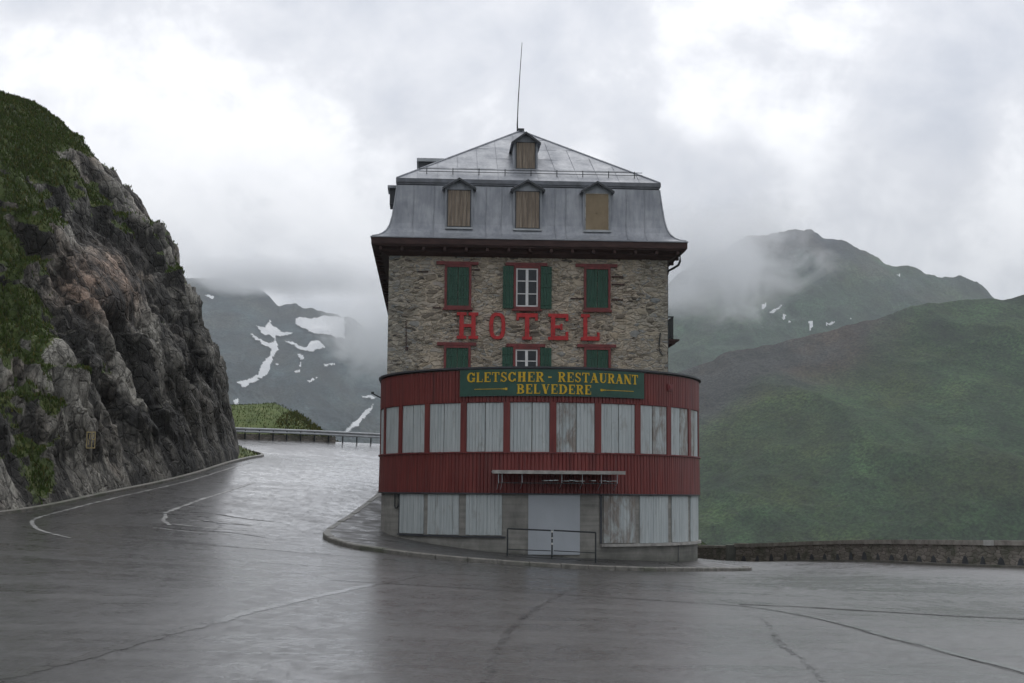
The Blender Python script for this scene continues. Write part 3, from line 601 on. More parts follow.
# deck cornice and upper hipped roof
m = MB(); loft(m, [(-.30, 13.498), (-.30, 13.52), (-.24, 13.54), (-.235, 13.60), (-.20, 13.61), (-.20, 13.752), (-.26, 13.756)]); m.build('roof_cornice', MAT['zinc_dark'], roof)
AX, AY0, AY1, AZ = -.362, 6.231, 21.8, 16.929
DX0, DX1, DY0, DY1, DZ = SX0+.231, SX1-.237, SY+.21, SYB-.21, 13.758
m = MB()
m.add([(DX0, DY0, DZ), (DX1, DY0, DZ), (DX1, DY1, DZ), (DX0, DY1, DZ), (AX, AY0, AZ), (AX, AY1, AZ)], [(0, 1, 4), (1, 2, 5, 4), (2, 3, 5), (3, 0, 4, 5), (0, 3, 2, 1)])
def zf(y): return DZ+(y-DY0)*(AZ-DZ)/(AY0-DY0)
for i in range(1, 13):                       # standing seams on the front slope
    x = DX0+(DX1-DX0)*i/13; tx = abs(x-AX)/((AX-DX0) if x < AX else (DX1-AX)); ye = DY0+(AY0-DY0)*(1-tx)
    lean = -.35*(1-tx) if x > AX else .0
    m.tube([(x, DY0+.02, zf(DY0)+.012), (x+lean*.5, (DY0+ye)/2, zf((DY0+ye)/2)+.012), (x+lean, ye-.05, zf(ye-.05)+.012)], .009, 5)
for k in range(1, 5):
    y = DY0+(AY0-DY0)*k/5; f = (AY0-y)/(AY0-DY0); pts = [(AX+(DX0-AX)*f*.97+(DX1-DX0)*f*.97*t, y+rng.uniform(-.03, .03), zf(y)+.006) for t in np.linspace(0, 1, 9)]
    m.tube(pts, .006, 5)
for i in range(18):
    y = DY0+1+i*1.35
    if DY0+1 < y < DY1-1:
        for ex in (DX0, DX1):
            f = min(1, (y-DY0)/(AY0-DY0), (DY1-y)/(DY1-AY1)); m.tube([(ex, y, DZ+.01), (ex+(AX-ex)*f, y, DZ+(AZ-DZ)*f+.01)], .016, 5)
for ex in (DX0, DX1): m.tube([(ex, DY0, DZ+.01), (AX, AY0, AZ+.015)], .035, 6)
m.tube([(AX, AY0-.05, AZ+.02), (AX, AY1, AZ+.02)], .05, 6)
hip = m.build('hipped_roof', MAT['zinc'], hotel)
m = MB(); m.box(AX-.10, AX+.14, AY0-.10, AY0+.35, AZ-.06, AZ+.09); m.build('ridge_cap', MAT['dark_trim'], hip)
# snow guard rail along the deck
m = MB(); YR = DY0+.42; ZR = zf(YR)
for k in (0, 1): m.tube([(DX0+.8, YR, ZR+.10+.10*k), (DX1-.6, YR, ZR+.10+.10*k)], .013, 6)
for i in range(9):
    x = DX0+1.1+i*(DX1-DX0-2.0)/8; m.tube([(x, YR, ZR-.02), (x, YR, ZR+.24)], .018, 6)
m.build('snow_guard', MAT['dark_metal'], hip)
def dormer(cx, z0, z1, w, yf, yb, peak, eavez, wood, boards=6, parent=roof):
    bw = w/2+.105
    m = MB()
    V = [(cx-bw, yf, z0-.12), (cx+bw, yf, z0-.12), (cx+bw, yf, eavez), (cx, yf, peak-.06), (cx-bw, yf, eavez)]
    V += [(x, yb, z) for x, _, z in V]; m.add(V, [(0, 1, 2, 3, 4), (9, 8, 7, 6, 5), (0, 4, 9, 5), (1, 6, 7, 2), (4, 3, 8, 9), (3, 2, 7, 8), (0, 5, 6, 1)])
    d = m.build('dormer', MAT['zinc'], hotel)
    m = MB(); e = bw+.11; t = .055; sl = (peak-eavez)/bw
    for s in (-1, 1):
        V = []
        for y in (yf-.20, yb):
            V += [(cx, y, peak-.03), (cx+s*e, y, peak-.03-sl*e), (cx+s*e, y, peak-.03-sl*e+t), (cx, y, peak-.03+t)]
        m.add(V, [(0, 1, 2, 3), (7, 6, 5, 4), (0, 4, 5, 1), (1, 5, 6, 2), (2, 6, 7, 3)])
    m.build('dormer_roof', MAT['zinc'], d)
    m = MB()
    for s in (-1, 1):
        V = []
        for y in (yf-.225, yf-.203):
            V += [(cx, y, peak-.075), (cx+s*e, y, peak-.075-sl*e), (cx+s*e, y, peak+.01-sl*e), (cx, y, peak+.01)]
        m.add(V, [(0, 1, 2, 3), (7, 6, 5, 4), (0, 4, 5, 1), (1, 5, 6, 2), (2, 6, 7, 3)])
    m.build('barge_board', MAT['dark_trim'], d)
    m = MB()
    if boards:
        for i in range(boards): m.box(cx-w/2+w*i/boards+.004, cx-w/2+w*(i+1)/boards-.004, yf-.035+rng.uniform(-.006, .006), yf-.003, z0+rng.uniform(0, .02), z1)
    else:
        m.box(cx-w/2, cx+w/2, yf-.03, yf-.003, z0, z1); m.box(cx-.04, cx+.04, yf-.05, yf-.031, z0+.62, z0+.70)
    b = m.build('window_boarding', wood, d)
    m = MB(); k = .03
    for a, bb, c, dd in ((cx-w/2-k, cx-w/2-.002, z0, z1), (cx+w/2+.002, cx+w/2+k, z0, z1), (cx-w/2-k, cx+w/2+k, z1+.002, z1+k), (cx-w/2-k, cx+w/2+k, z0-k, z0-.003)): m.box(a, bb, yf-.045, yf-.002, c, dd)
    m.build('window_frame', MAT['dark_trim'] if boards else MAT['ledge'], d)
    m = MB(); m.box(cx-w/2-.10, cx+w/2+.10, yf-.10, yf-.003, z0-.10, z0-k-.004); m.build('window_sill', MAT['steel'], d)
    return d
YF = SY-.03
dormer(-2.94, 11.92, 13.27, .82, YF, SY+1.2, 13.70, 13.40, MAT['dormer_wood'])['label'] = 'left dormer with vertical weathered boards'
dormer(-.41, 11.91, 13.27, .85, YF, SY+1.2, 13.69, 13.38, MAT['dormer_wood'])['label'] = 'middle dormer with dark brown streaked boards'
dormer(2.17, 11.90, 13.24, .83, YF, SY+1.2, 13.68, 13.37, MAT['ply'], 0)['label'] = 'right dormer closed with an ochre plywood sheet'
dormer(-.40, 14.46, 15.46, .70, 2.35, 5.2, 15.84, 15.50, MAT['dormer_wood'])['label'] = 'small topmost dormer on the hipped roof'
# side dormer and flat skylight box on the left slope, seen edge-on
m = MB(); m.box(-5.52, -5.1, 1.9, 2.9, 12.9, 13.50); sdm = m.build('side_dormer', MAT['dark_trim'], hotel)
m = MB(); m.box(-5.60, -5.1, 1.8, 3.0, 13.503, 13.60); m.build('dormer_roof', MAT['zinc'], sdm)
m = MB(); m.box(-4.50, -3.2, 6.0, 7.6, 14.0, 15.50); sk = m.build('roof_light_box', MAT['dark_trim'], hotel)
m = MB(); m.box(-4.58, -3.1, 5.9, 7.7, 15.503, 15.64); m.build('box_lid', MAT['steel'], sk)
# drain pipe at the right corner
m = MB(); m.tube([(5.20, .62, 11.12), (5.20, .62, 10.72), (5.15, .70, 10.58), (5.00, 1.0, 10.50), (4.88, 1.3, 10.46), (4.86, 1.5, 10.3), (4.86, 1.6, .2)], .042, 8); m.build('drain_pipe', MAT['dark_metal'], hotel)
# balcony on the right side wall
m = MB(); m.box(4.80, 5.60, 4.0, 5.6, 8.02, 8.14); m.box(4.80, 5.75, 3.95, 5.65, 8.142, 8.20)
for y in (4.2, 5.4): m.tube([(4.82, y, 7.70), (5.5, y, 8.02)], .05, 6)
bal = m.build('balcony', MAT['eave_wood'], hotel)
m = MB()
for y in np.arange(4.05, 5.6, .13): m.tube([(5.52, y, 8.2), (5.52, y, 9.08)], .012, 5)
for x in (5.0, 5.15, 5.3, 5.45): m.tube([(x, 4.05, 8.2), (x, 4.05, 9.08)], .012, 5)
m.tube([(4.82, 4.05, 9.08), (5.52, 4.05, 9.08), (5.52, 5.55, 9.08), (4.82, 5.55, 9.08)], .028, 6); m.tube([(4.82, 4.05, 8.3), (5.52, 4.05, 8.3), (5.52, 5.55, 8.3)], .018, 6)
m.build('balcony_railing', MAT['dark_metal'], bal)

# antenna: a thing of its own standing on the ridge
an = MB(); an.tube([Wd(AX-.12, AY0+.1, AZ-.10), Wd(-.50, 6.25, 17.2), Wd(-.47, 6.25, 18.2), Wd(-.40, 6.25, 19.5), Wd(-.33, 6.25, 20.66)], .035, 6, r1=.012)
ao = an.build('antenna', MAT['dark_metal']); tag(ao, 'thin tilted antenna rod rising from the roof ridge', 'antenna')

# ------------------------------------------------------------------ lettering
def glyph(ch, st=.22, th=.10, slab=.13, ser=.10):
    """coverage test of a slab or serif letter on a unit square"""
    A = []
    rect = lambda x0, z0, x1, z1: A.append(lambda x, z: (x >= x0) & (x <= x1) & (z >= z0) & (z <= z1))
    def ell(cx, cz, rx, rz, tx, tz, cut=None):
        def f(x, z):
            o = ((x-cx)/rx)**2+((z-cz)/rz)**2 <= 1; i = ((x-cx)/max(rx-tx, 1e-3))**2+((z-cz)/max(rz-tz, 1e-3))**2 < 1; k = o & ~i
            return k & cut(x, z) if cut else k
        A.append(f)
    def line(x0, z0, x1, z1, w): A.append(lambda x, z: (np.abs(x-(x0+(x1-x0)*(z-z0)/(z1-z0))) <= w/2) & (z >= min(z0, z1)) & (z <= max(z0, z1)))
    def stem(x, w=st, full=True): rect(x, 0, x+w, 1); rect(x-ser, 0, x+w+ser, slab*.8); rect(x-ser, 1-slab*.8, x+w+ser, 1)
    if ch == 'H': stem(.12); stem(.88-st); rect(.2, .5-th/2, .8, .5+th/2)
    elif ch == 'T': rect(.5-st/2, 0, .5+st/2, 1); rect(.5-st/2-ser, 0, .5+st/2+ser, slab*.8); rect(.02, 1-slab, .98, 1); rect(.02, .74, .02+th, 1); rect(.98-th, .74, .98, 1)
    elif ch in 'EFL':
        stem(.12); 
        rect(.12, 0, .95, slab); rect(.95-th, 0, .95, .3)
        if ch == 'E': rect(.12, 1-slab, .93, 1); rect(.93-th, .74, .93, 1); rect(.12, .5-th/2, .68, .5+th/2); rect(.68-th*.8, .38, .68, .62)
    elif ch in 'OG0CS' and ch != 'S':
        if ch == 'O': A.append(lambda x, z: (np.abs((x-.5)/.46)**3+np.abs((z-.5)/.5)**3 <= 1) & ~(np.abs((x-.5)/(.46-st))**3+np.abs((z-.5)/(.5-th))**3 < 1))
        else:
            ell(.5, .5, .48, .5, st, th, lambda x, z: (x < .72) | (z > .66) | (z < .3)); rect(.86, .64, .94, .98)
            if ch == 'G': rect(.74, .05, .74+st*.85, .42); rect(.62, .36, 1.0, .44)
            else: rect(.86, .04, .92, .26)
    elif ch == 'S':
        ell(.5, .73, .40, .27, st*.85, th, lambda x, z: (x < .5) | (z > .78)); ell(.5, .27, .42, .27, st*.85, th, lambda x, z: (x > .5) | (z < .22))
        line(.30, .66, .70, .34, st*1.5) if False else A.append(lambda x, z: (np.abs(z-(.66-(x-.2)*.5)) < .09) & (x > .15) & (x < .85)); rect(.84, .70, .90, .98); rect(.08, .02, .14, .30)
    elif ch in 'RPB':
        stem(.10)
        ell(.48, .74, .40, .26, st, th, lambda x, z: x > .42); rect(.2, 1-th, .5, 1); rect(.2, .48, .5, .48+th)
        if ch == 'B': ell(.50, .26, .44, .26, st, th, lambda x, z: x > .42); rect(.2, 0, .5, th)
        if ch == 'R': line(.50, .5, .84, 0, st*1.1); rect(.72, 0, 1.02, slab*.7)
    elif ch == 'D': stem(.10); ell(.42, .5, .54, .5, st, th, lambda x, z: x > .38); rect(.2, 0, .45, th); rect(.2, 1-th, .45, 1)
    elif ch == 'A': line(.12, 0, .50, 1, th); line(.80, 0, .46, 1, st*1.15); rect(.28, .28, .70, .28+th*.8); rect(-.02, 0, .30, slab*.7); rect(.60, 0, 1.02, slab*.7)
    elif ch == 'V': line(.22, 1, .54, 0, st*1.15); line(.84, 1, .52, 0, th); rect(.0, 1-slab*.7, .42, 1); rect(.70, 1-slab*.7, 1.0, 1)
    elif ch == 'U': rect(.14, .3, .14+st, 1); rect(.80, .3, .80+th*.8, 1); rect(.02, 1-slab*.7, .48, 1); rect(.66, 1-slab*.7, 1.0, 1); ell(.51, .32, .37, .32, st*.7, th, lambda x, z: z < .33)
    elif ch == 'N': rect(.12, 0, .12+th, 1); rect(.80, 0, .80+th, 1); line(.16, 1, .86, 0, st*1.2); rect(.0, 0, .34, slab*.7); rect(0, 1-slab*.7, .3, 1); rect(.66, 1-slab*.7, 1.02, 1)
    elif ch == '-': rect(.0, .42, 1, .56)
    def f(x, z):
        o = np.zeros(np.broadcast(x, z).shape, bool)
        for k in A: o |= k(x, z)
        return o
    return f
def raster(m, ch, mapf, nx=26, nz=30, d0=0., d1=1., **kw):
    f = glyph(ch, **kw); xs = np.linspace(-.04, 1.04, nx+1); zs = np.linspace(0, 1, nz+1); X, Z = np.meshgrid((xs[1:]+xs[:-1])/2, (zs[1:]+zs[:-1])/2); C = f(X, Z)
    idx = {}; V = []; F = []
    def vid(i, j, d):
        k = (i, j, d)
        if k not in idx: idx[k] = len(V); V.append(mapf(xs[i], zs[j], d1 if d else d0))
        return idx[k]
    for j in range(nz):
        for i in range(nx):
            if not C[j, i]: continue
            F.append((vid(i, j, 1), vid(i+1, j, 1), vid(i+1, j+1, 1), vid(i, j+1, 1)))
            if i == 0 or not C[j, i-1]: F.append((vid(i, j, 0), vid(i, j, 1), vid(i, j+1, 1), vid(i, j+1, 0)))
            if i == nx-1 or not C[j, i+1]: F.append((vid(i+1, j, 0), vid(i+1, j+1, 0), vid(i+1, j+1, 1), vid(i+1, j, 1)))
            if j == 0 or not C[j-1, i]: F.append((vid(i, j, 0), vid(i+1, j, 0), vid(i+1, j, 1), vid(i, j, 1)))
            if j == nz-1 or not C[j+1, i]: F.append((vid(i, j+1, 0), vid(i, j+1, 1), vid(i+1, j+1, 1), vid(i+1, j+1, 0)))
    m.add(V, F)
hs = empty('hotel_sign', Wd(-.34, SY, 7.77), YAW)
tag(hs, 'large red slab letters spelling HOTEL fixed to the stone wall', 'lettering')
for ch, x0, x1 in (('H', -2.98, -2.18), ('O', -1.80, -1.18), ('T', -.80, .0), ('E', .37, 1.16), ('L', 1.57, 2.31)):
    m = MB(); raster(m, ch, lambda x, z, d, x0=x0, x1=x1: (x0+.34+(x1-x0)*x, -d, z*.97), 44, 52, .0, .11, st=.20 if ch != 'O' else .22, th=.12, slab=.15, ser=.12)
    m.build('letter', MAT['letter_red'], hs)
# green sign on the bay
sg = empty('restaurant_sign', Wd(0, -5.66, 5.2), YAW)
tag(sg, 'curved green board with gold serif words GLETSCHER - RESTAURANT BELVEDERE', 'sign')
def loc(p): return (p[0], p[1]+5.66, p[2]-5.2)
def sband(m, s0, s1, r0, r1, z0, z1, step=2.0, mi=0):
    n = max(1, int(math.ceil((s1-s0)/step))); V = []
    for i in range(n+1):
        s = s0+(s1-s0)*i/n; a, b = bp(s, r0), bp(s, r1); V += [loc((*b, z0)), loc((*b, z1)), loc((*a, z1)), loc((*a, z0))]
    m.add(V, [(i*4+k, (i+1)*4+k, (i+1)*4+(k+1) % 4, i*4+(k+1) % 4) for i in range(n) for k in range(4)] + [(0, 1, 2, 3), (n*4+3, n*4+2, n*4+1, n*4)], mi)
m = MB(); sband(m, -31.2, 32.2, 5.665, 5.70, 5.27, 6.115); m.build('board', MAT['sign_green'], sg)
m = MB()
for z0, z1 in ((5.255, 5.269), (6.116, 6.13)): sband(m, -31.3, 32.3, 5.665, 5.715, z0, z1)
m.build('board_edge', MAT['dark_trim'], sg)
m = MB()
def word(txt, s0, s1, z0, z1, wid):
    tot = sum(wid.get(c, 1.0) for c in txt); u = (s1-s0)/tot; s = s0
    for c in txt:
        w = wid.get(c, 1.0)*u
        raster(m, c, lambda x, z, d, s=s, w=w: loc((*bp(s+w*(.04+.90*x), d), z0+(z1-z0)*z)), 20, 22, 5.702, 5.716, st=.25, th=.09, slab=.09, ser=.07)
        s += w
WD = {'L': .9, 'E': .9, 'S': .85, 'T': .95, 'A': 1.05, 'N': 1.1, 'H': 1.1, 'U': 1.05, 'D': 1.1, 'V': 1.05, 'G': 1.1}
word('GLETSCHER', -28.65, -2.75, 5.71, 6.02, WD); word('-', -1.74, -.46, 5.71, 6.02, WD); word('RESTAURANT', 1.35, 29.67, 5.71, 6.02, WD)
word('BELVEDERE', -11.8, 12.6, 5.33, 5.63, WD)
for s0, s1, dd in ((-25.9, -16.8, 1), (27.8, 17.6, -1)):
    a, b = min(s0, s1), max(s0, s1); sband(m, a, b, 5.702, 5.714, 5.475, 5.492)
    for k, (ds, r) in enumerate(((.35, .018), (.95, .024), (1.7, .036))):
        c = s1+dd*ds; w = r/5.7*57.3; sband(m, c-w, c+w, 5.702, 5.716, 5.483-r, 5.483+r)
m.build('lettering', MAT['gold'], sg)

# ------------------------------------------------------------------ pavement and kerb round the bay
KP = [((-7.3,80),(-5.42,29)),((-6.4,70),(-5.42,19)),((-5.95,63),(-5.42,12.3)),((-6.1,55.4),(-5.56,5)),((-6.25,51),(-5.56,.8)),((-6.2,47.5),-85),((-5.8,45.6),-75),((-5.03,43.9),-62),((-4.2,43.0),-52),((-3.2,42.3),-42),
((-1.73,41.9),-28),((-.3,42.1),-14),((1.2,42.6),1),((2.7,43.1),16),((4.3,43.9),33),((6,45.5),52),((7.4,47.6),70),((8.3,49.4),84),((8.0,50.9),(5.56,.5)),((7.0,51.7),(5.56,1.0))]
def pav():
    outer = catmull([p[0] for p in KP], 6); inn = []; zin = []
    TH = [-83,-66,-46,-32,-16,0,16,49,74,90]; TZ = [.90,.73,.57,.44,.31,.235,.15,-.01,-.05,-.08]
    for p, q in KP:
        if isinstance(q, tuple): w = Wd(*q); inn.append(w[:2]); zin.append(hz(w[0], w[1])+.16 if q[1] > 2 else (1.0 if q[0] < 0 else -.12))
        else: w = Wd(*bp(q, 5.56)); inn.append(w[:2]); zin.append(float(np.interp(q, TH, TZ)))
    inner = catmull(inn, 6); zi = catmull([(z, 0) for z in zin], 6)[:, 0]
    t = np.gradient(outer, axis=0); t /= np.linalg.norm(t, axis=1)[:, None]; nr = np.stack([t[:, 1], -t[:, 0]], 1)
    nr = np.where(((inner-outer)*nr).sum(1)[:, None] < 0, -nr, nr)
    kw = .24; k_in = outer+nr*kw; zk = h(outer[:, 0], outer[:, 1])+.13
    rows = [np.c_[k_in, zk-.008]]
    for f in (.33, .66, 1.0): rows.append(np.c_[k_in*(1-f)+inner*f, zk*(1-f)+zi*f-.008])
    m = MB(); m.grid([[tuple(v) for v in r] for r in rows]); o = m.build('pavement', MAT['pavement'], None, True); o['kind'] = 'structure'
    # kerb stones with open joints
    L = np.r_[0, np.cumsum(np.linalg.norm(np.diff(outer, axis=0), axis=1))]; m = MB(); s = 0
    at = lambda A, q: np.array([np.interp(q, L, A[:, 0]), np.interp(q, L, A[:, 1])])
    while s < L[-1]-.1:
        e = min(s+rng.uniform(.85, 1.05), L[-1]); V = []; dz = rng.uniform(-.008, .008)
        for q in (s+.008, (s+e)/2, e-.008):
            a, b = at(outer, q), at(k_in, q); z = hz(*a)+.13+dz; a2 = a+(b-a)*.12
            V += [(*a, z-.40), (*a, z-.03), (*a2, z), (*b, z), (*b, z-.40)]
        m.add(V, [(i*5+k, (i+1)*5+k, (i+1)*5+(k+1) % 5, i*5+(k+1) % 5) for i in range(2) for k in range(5)] + [(0, 1, 2, 3, 4), (14, 13, 12, 11, 10)])
        s = e
    o = m.build('kerb', MAT['kerb']); o['kind'] = 'structure'
    f = m2 = MB(); V = [(*p, z-.03) for p, z in zip(outer+nr*.02, zk)]; B = [(*p, z-.03) for p, z in zip(k_in-nr*.02, zk)]
    m2.grid([V, B]); o = m2.build('kerb_bedding', MAT['kerb']); o['kind'] = 'structure'
pav()
# low kerb along the cliff foot
CLB = [(-19.5,28),(-18.2,36),(-17.3,42),(-16.45,46),(-15.75,50),(-15.35,54),(-14.6,60),(-14.15,66),(-13.95,71),(-13.75,76),(-13.6,78.4),(-14.2,80.4),(-15.6,81.8)]
def cliff_kerb():
    m = MB(); c = catmull(CLB, 6); t = np.gradient(c, axis=0); t /= np.linalg.norm(t, axis=1)[:, None]; nr = np.stack([-t[:, 1], t[:, 0]], 1)
    rows = []
    for off, dz in ((-.0, -.1), (.0, .10), (.16, .12), (.20, -.1)): q = c+nr*off; rows.append([(*p, z+dz) for p, z in zip(q, h(q[:, 0], q[:, 1]))])
    m.grid(rows); o = m.build('kerb', MAT['kerb']); o['kind'] = 'structure'
cliff_kerb()

# ------------------------------------------------------------------ railing in front of the door
rl = empty('hand_railing', (1.27, 44.1, .2), 0); tag(rl, 'low dark tube railing on the pavement before the pale door', 'railing')
P0, P1, P2 = (-.09, 44.1), (1.28, 44.1), (2.62, 44.1); ZT = [1.10, 1.065, 1.0]; ZB = [.16, .08, .0]
rel = lambda x, y, z: (x-1.27, y-44.1, z-.2)
for i, (p, q, za, zb) in enumerate(((P0, P1, (1.10, .29), (1.05, .215)), (P1, P2, (1.065, .215), (1.0, .165)))):
    x0 = p[0]+(.05 if i else 0); x1 = q[0]-(.04 if not i else 0); d = za[0]-.66
    m = MB(); m.tube([rel(x0, 44.1, za[0] if not i else 1.055), rel(x1, 44.1, zb[0])], .024, 8); m.build('top_rail', MAT['dark_metal'], rl)
    m = MB(); m.tube([rel(x0, 44.1, za[0]-.63), rel(x1, 44.1, zb[0]-.62)], .014, 8); m.build('middle_rail', MAT['dark_metal'], rl)
for (x, y), zt, zb in zip((P0, P1, P2), ZT, ZB):
    m = MB(); m.tube([rel(x, y, zb-.1), rel(x, y, zt)], .024, 8); po = m.build('post', MAT['dark_metal'], rl)
    if x == P1[0]:
        m = MB()
        for a, b in ((.60, .66), (.78, .82), (.97, 1.03)): m.tube([rel(x, y, a+.02), rel(x, y, b+.02)], .027, 8)
        m.build('pale_tape', MAT['chip'], po)
m = MB(); m.tube([rel(-.05, 44.1, .30-.04), rel(2.6, 44.1, .19-.05)], .010, 6)
m.build('bottom_rail', MAT['dark_metal'], rl)

# ------------------------------------------------------------------ parapet wall on the right
def parapet():
    root = empty('parapet_wall', (15.2, 48, -.1)); tag(root, 'long low dark masonry parapet with flat coping along the outer bend', 'wall')
    c = catmull(WALLP, 10); t = np.gradient(c, axis=0); t /= np.linalg.norm(t, axis=1)[:, None]; nr = np.stack([t[:, 1], -t[:, 0]], 1)
    o = np.array([15.2, 48, -.1]); zg = h(c[:, 0], c[:, 1]); th = .42
    # smooth the top line
    zt = np.convolve(np.pad(zg, 6, mode='edge'), np.ones(13)/13, 'valid')+.84
    def strip(m, o0, o1, za, zb):
        rows = []
        for off, z in ((o0, za), (o0, zb), (o1, zb), (o1, za), (o0, za)):
            q = c+nr*off; rows.append([tuple(np.array((*p, zz))-o) for p, zz in zip(q, z)])
        m.grid(rows); n = len(c); b = len(m.V)-5*n
        m.F += [(b, b+n, b+2*n, b+3*n), (b+n-1, b+4*n-1, b+3*n-1, b+2*n-1)]; m.M += [0, 0]
    m = MB(); strip(m, .0, th, zg-1.5, zt-.16); m.build('wall', MAT['parapet'], root)
    m = MB(); strip(m, -.05, th+.05, zt-.158, zt); m.build('coping', MAT['coping'], root)
    m = MB(); strip(m, -.30, -.003, zg-.3, zg+.06); m.build('wall_footing', MAT['kerb'], root)
    L = np.r_[0, np.cumsum(np.linalg.norm(np.diff(c, axis=0), axis=1))]
    s = L[-1]-.8; k = 0
    while s > 6 and k < 40:
        p = np.array([np.interp(s, L, c[:, 0]), np.interp(s, L, c[:, 1])]); tt = np.array([np.interp(s, L, t[:, 0]), np.interp(s, L, t[:, 1])]); nn = np.array([tt[1], -tt[0]]); z = hz(*p)+.06; m = MB()
        w = rng.uniform(.15, .24); hh = rng.uniform(.22, .34)
        m.prism([(-w, 0), (w, 0), (w*.45, hh*.8), (0, hh), (-w*.5, hh*.75)], lambda a, b, d: tuple(np.array([p[0]+tt[0]*a-nn[0]*d, p[1]+tt[1]*a-nn[1]*d, z+b])-o), -.02, .012)
        m.build('dark_wedge', MAT['dark_trim'], root); s -= 1.12; k += 1  # dark pointed pieces at intervals along the wall foot
    for s0, s1 in ((L[-1]-20.35, L[-1]-20.1),):
        pass
    # pale painted coping block near the right end of the view
    i = int(np.argmin(np.abs(c[:, 1]-46.4))); m = MB(); rows = []
    for off, dz in ((-.06, -.17), (-.06, .006), (th+.06, .006), (th+.06, -.17), (-.06, -.17)):
        rows.append([tuple(np.array((*(c[j]+nr[j]*off), zt[j]+dz))-o) for j in (i, i+1)])
    m.grid(rows); m.build('pale_block', MAT['coping_pale'], root)
    # end pillar and the lower wall beyond it
    pr = MB(); x, y = c[-1]; z = zg[-1]; pr.box(x-.32, x+.40, y-.1, y+.55, z-1, z+.80); pr.build('end_pillar', MAT['concrete'], None)
    bpy.data.objects['end_pillar'].name = 'wall_pillar'; po = bpy.data.objects['wall_pillar']; po.parent = root; po.location = (-15.2, -48, .1)
    lw = empty('lower_wall', (9.2, 70, -1)); tag(lw, 'short lower length of masonry wall between the hotel corner and the pillar', 'wall')
    a, b = (10.05, 66.7), (6.6, 78); za, zb = zg[-1], -1.2; m = MB(); V = []
    for (x, y), z in ((a, za), (b, zb)):
        for dx in (0, .42):
            for zz in (z-1.0, z+.62): V.append((x+dx-9.2, y-70, zz+1))
    m.add(V, [(0, 4, 5, 1), (2, 3, 7, 6), (1, 5, 7, 3), (0, 1, 3, 2), (4, 6, 7, 5)]); m.build('wall', MAT['parapet'], lw)
    V = []; m = MB()
    for (x, y), z in ((a, za), (b, zb)):
        for dx in (-.05, .47):
            for zz in (z+.622, z+.74): V.append((x+dx-9.2, y-70, zz+1))
    m.add(V, [(0, 4, 5, 1), (2, 3, 7, 6), (1, 5, 7, 3), (0, 1, 3, 2), (4, 6, 7, 5), (0, 2, 6, 4)]); m.build('coping', MAT['coping'], lw)
parapet()

# ------------------------------------------------------------------ guardrail up the road
def guardrail():
    root = empty('guardrail', (-10, 95, 5.5)); tag(root, 'grey steel crash barrier on posts across the upper bend', 'guardrail'); o = np.array([-10, 95, 5.5])
    c = catmull([(-34,86.6),(-28,88.7),(-22,90.3),(-17.5,92.0),(-13.9,94.0),(-11.4,94.9),(-8.7,95.6),(-4,96.3),(2,96.8)], 10); z = h(c[:, 0], c[:, 1]); t = np.gradient(c, axis=0); t /= np.linalg.norm(t, axis=1)[:, None]; nr = np.stack([-t[:, 1], t[:, 0]], 1)
    rows = []
    for off, dz in ((0, .42), (-.03, .45), (-.03, .50), (.02, .55), (.02, .58), (-.03, .63), (-.03, .70), (0, .74), (.03, .74), (.05, .58), (.03, .42), (0, .42)):
        rows.append([tuple(np.array((*(p+n*off), zz+dz))-o) for p, n, zz in zip(c, nr, z)])
    m = MB(); m.grid(rows); m.build('beam', MAT['steel'], root, True)
    L = np.r_[0, np.cumsum(np.linalg.norm(np.diff(c, axis=0), axis=1))]; s = .5
    while s < L[-1]:
        x, y = np.interp(s, L, c[:, 0]), np.interp(s, L, c[:, 1]); zz = hz(x, y); m = MB()
        m.box(x+.04-o[0], x+.12-o[0], y+.05-o[1], y+.15-o[1], zz-.25-o[2], zz+.70-o[2]); m.build('post', MAT['dark_metal'], root); s += .95
    k = int(len(c)*.62); rows = []
    for off, dz in ((.16, -.3), (.16, .36), (.45, .36), (.45, -.3)): rows.append([tuple(np.array((*(p+n*off), zz+dz))-o) for p, n, zz in zip(c[:k], nr[:k], z[:k])])
    m = MB(); m.grid(rows); m.build('stone_base', MAT['parapet'], root)
guardrail()

# ------------------------------------------------------------------ cliff on the left
def blocks(x, y, z, r0=.36, s=3.0, tilt=1.3):
    """jointed rock: flat-faced tilted blocks standing against each other, creases between them"""
    ix, iy, iz = np.floor(x).astype(int), np.floor(y).astype(int), np.floor(z).astype(int); best = np.full(x.shape, -1e9); tone = np.zeros_like(x); top = np.zeros_like(x)
    for dx in (-1, 0, 1):
        for dy in (-1, 0, 1):
            for dz in (-1, 0, 1):
                k = _hash(ix+dx, iy+dy, iz+dz); r = _RV[k]; q = _RV[(k*7+13) & 4095]; w = _RV[(k*5+101) & 4095]
                px, py, pz = x-(ix+dx+.15+.7*r[..., 1]), y-(iy+dy+.15+.7*r[..., 2]), z-(iz+dz+.15+.7*r[..., 3])
                c = (w[..., 0]-.5)*1.0; yy, zz = py+c*pz, pz-c*py
                d = np.maximum(np.maximum(np.abs(yy)-r0*(.6+.8*w[..., 1]), np.abs(zz)-r0*(.7+.9*w[..., 2])), np.abs(px)-.6)
                hh = (r[..., 0]-.5)*1.1 + tilt*((q[..., 0]-.5)*yy+(q[..., 1]-.5)*zz)
                v = hh - s*np.maximum(d, 0) ; m = v > best; best = np.where(m, v, best); tone = np.where(m, q[..., 2], tone); top = np.where(m, s*np.maximum(d, 0), top)
    return best, top, tone
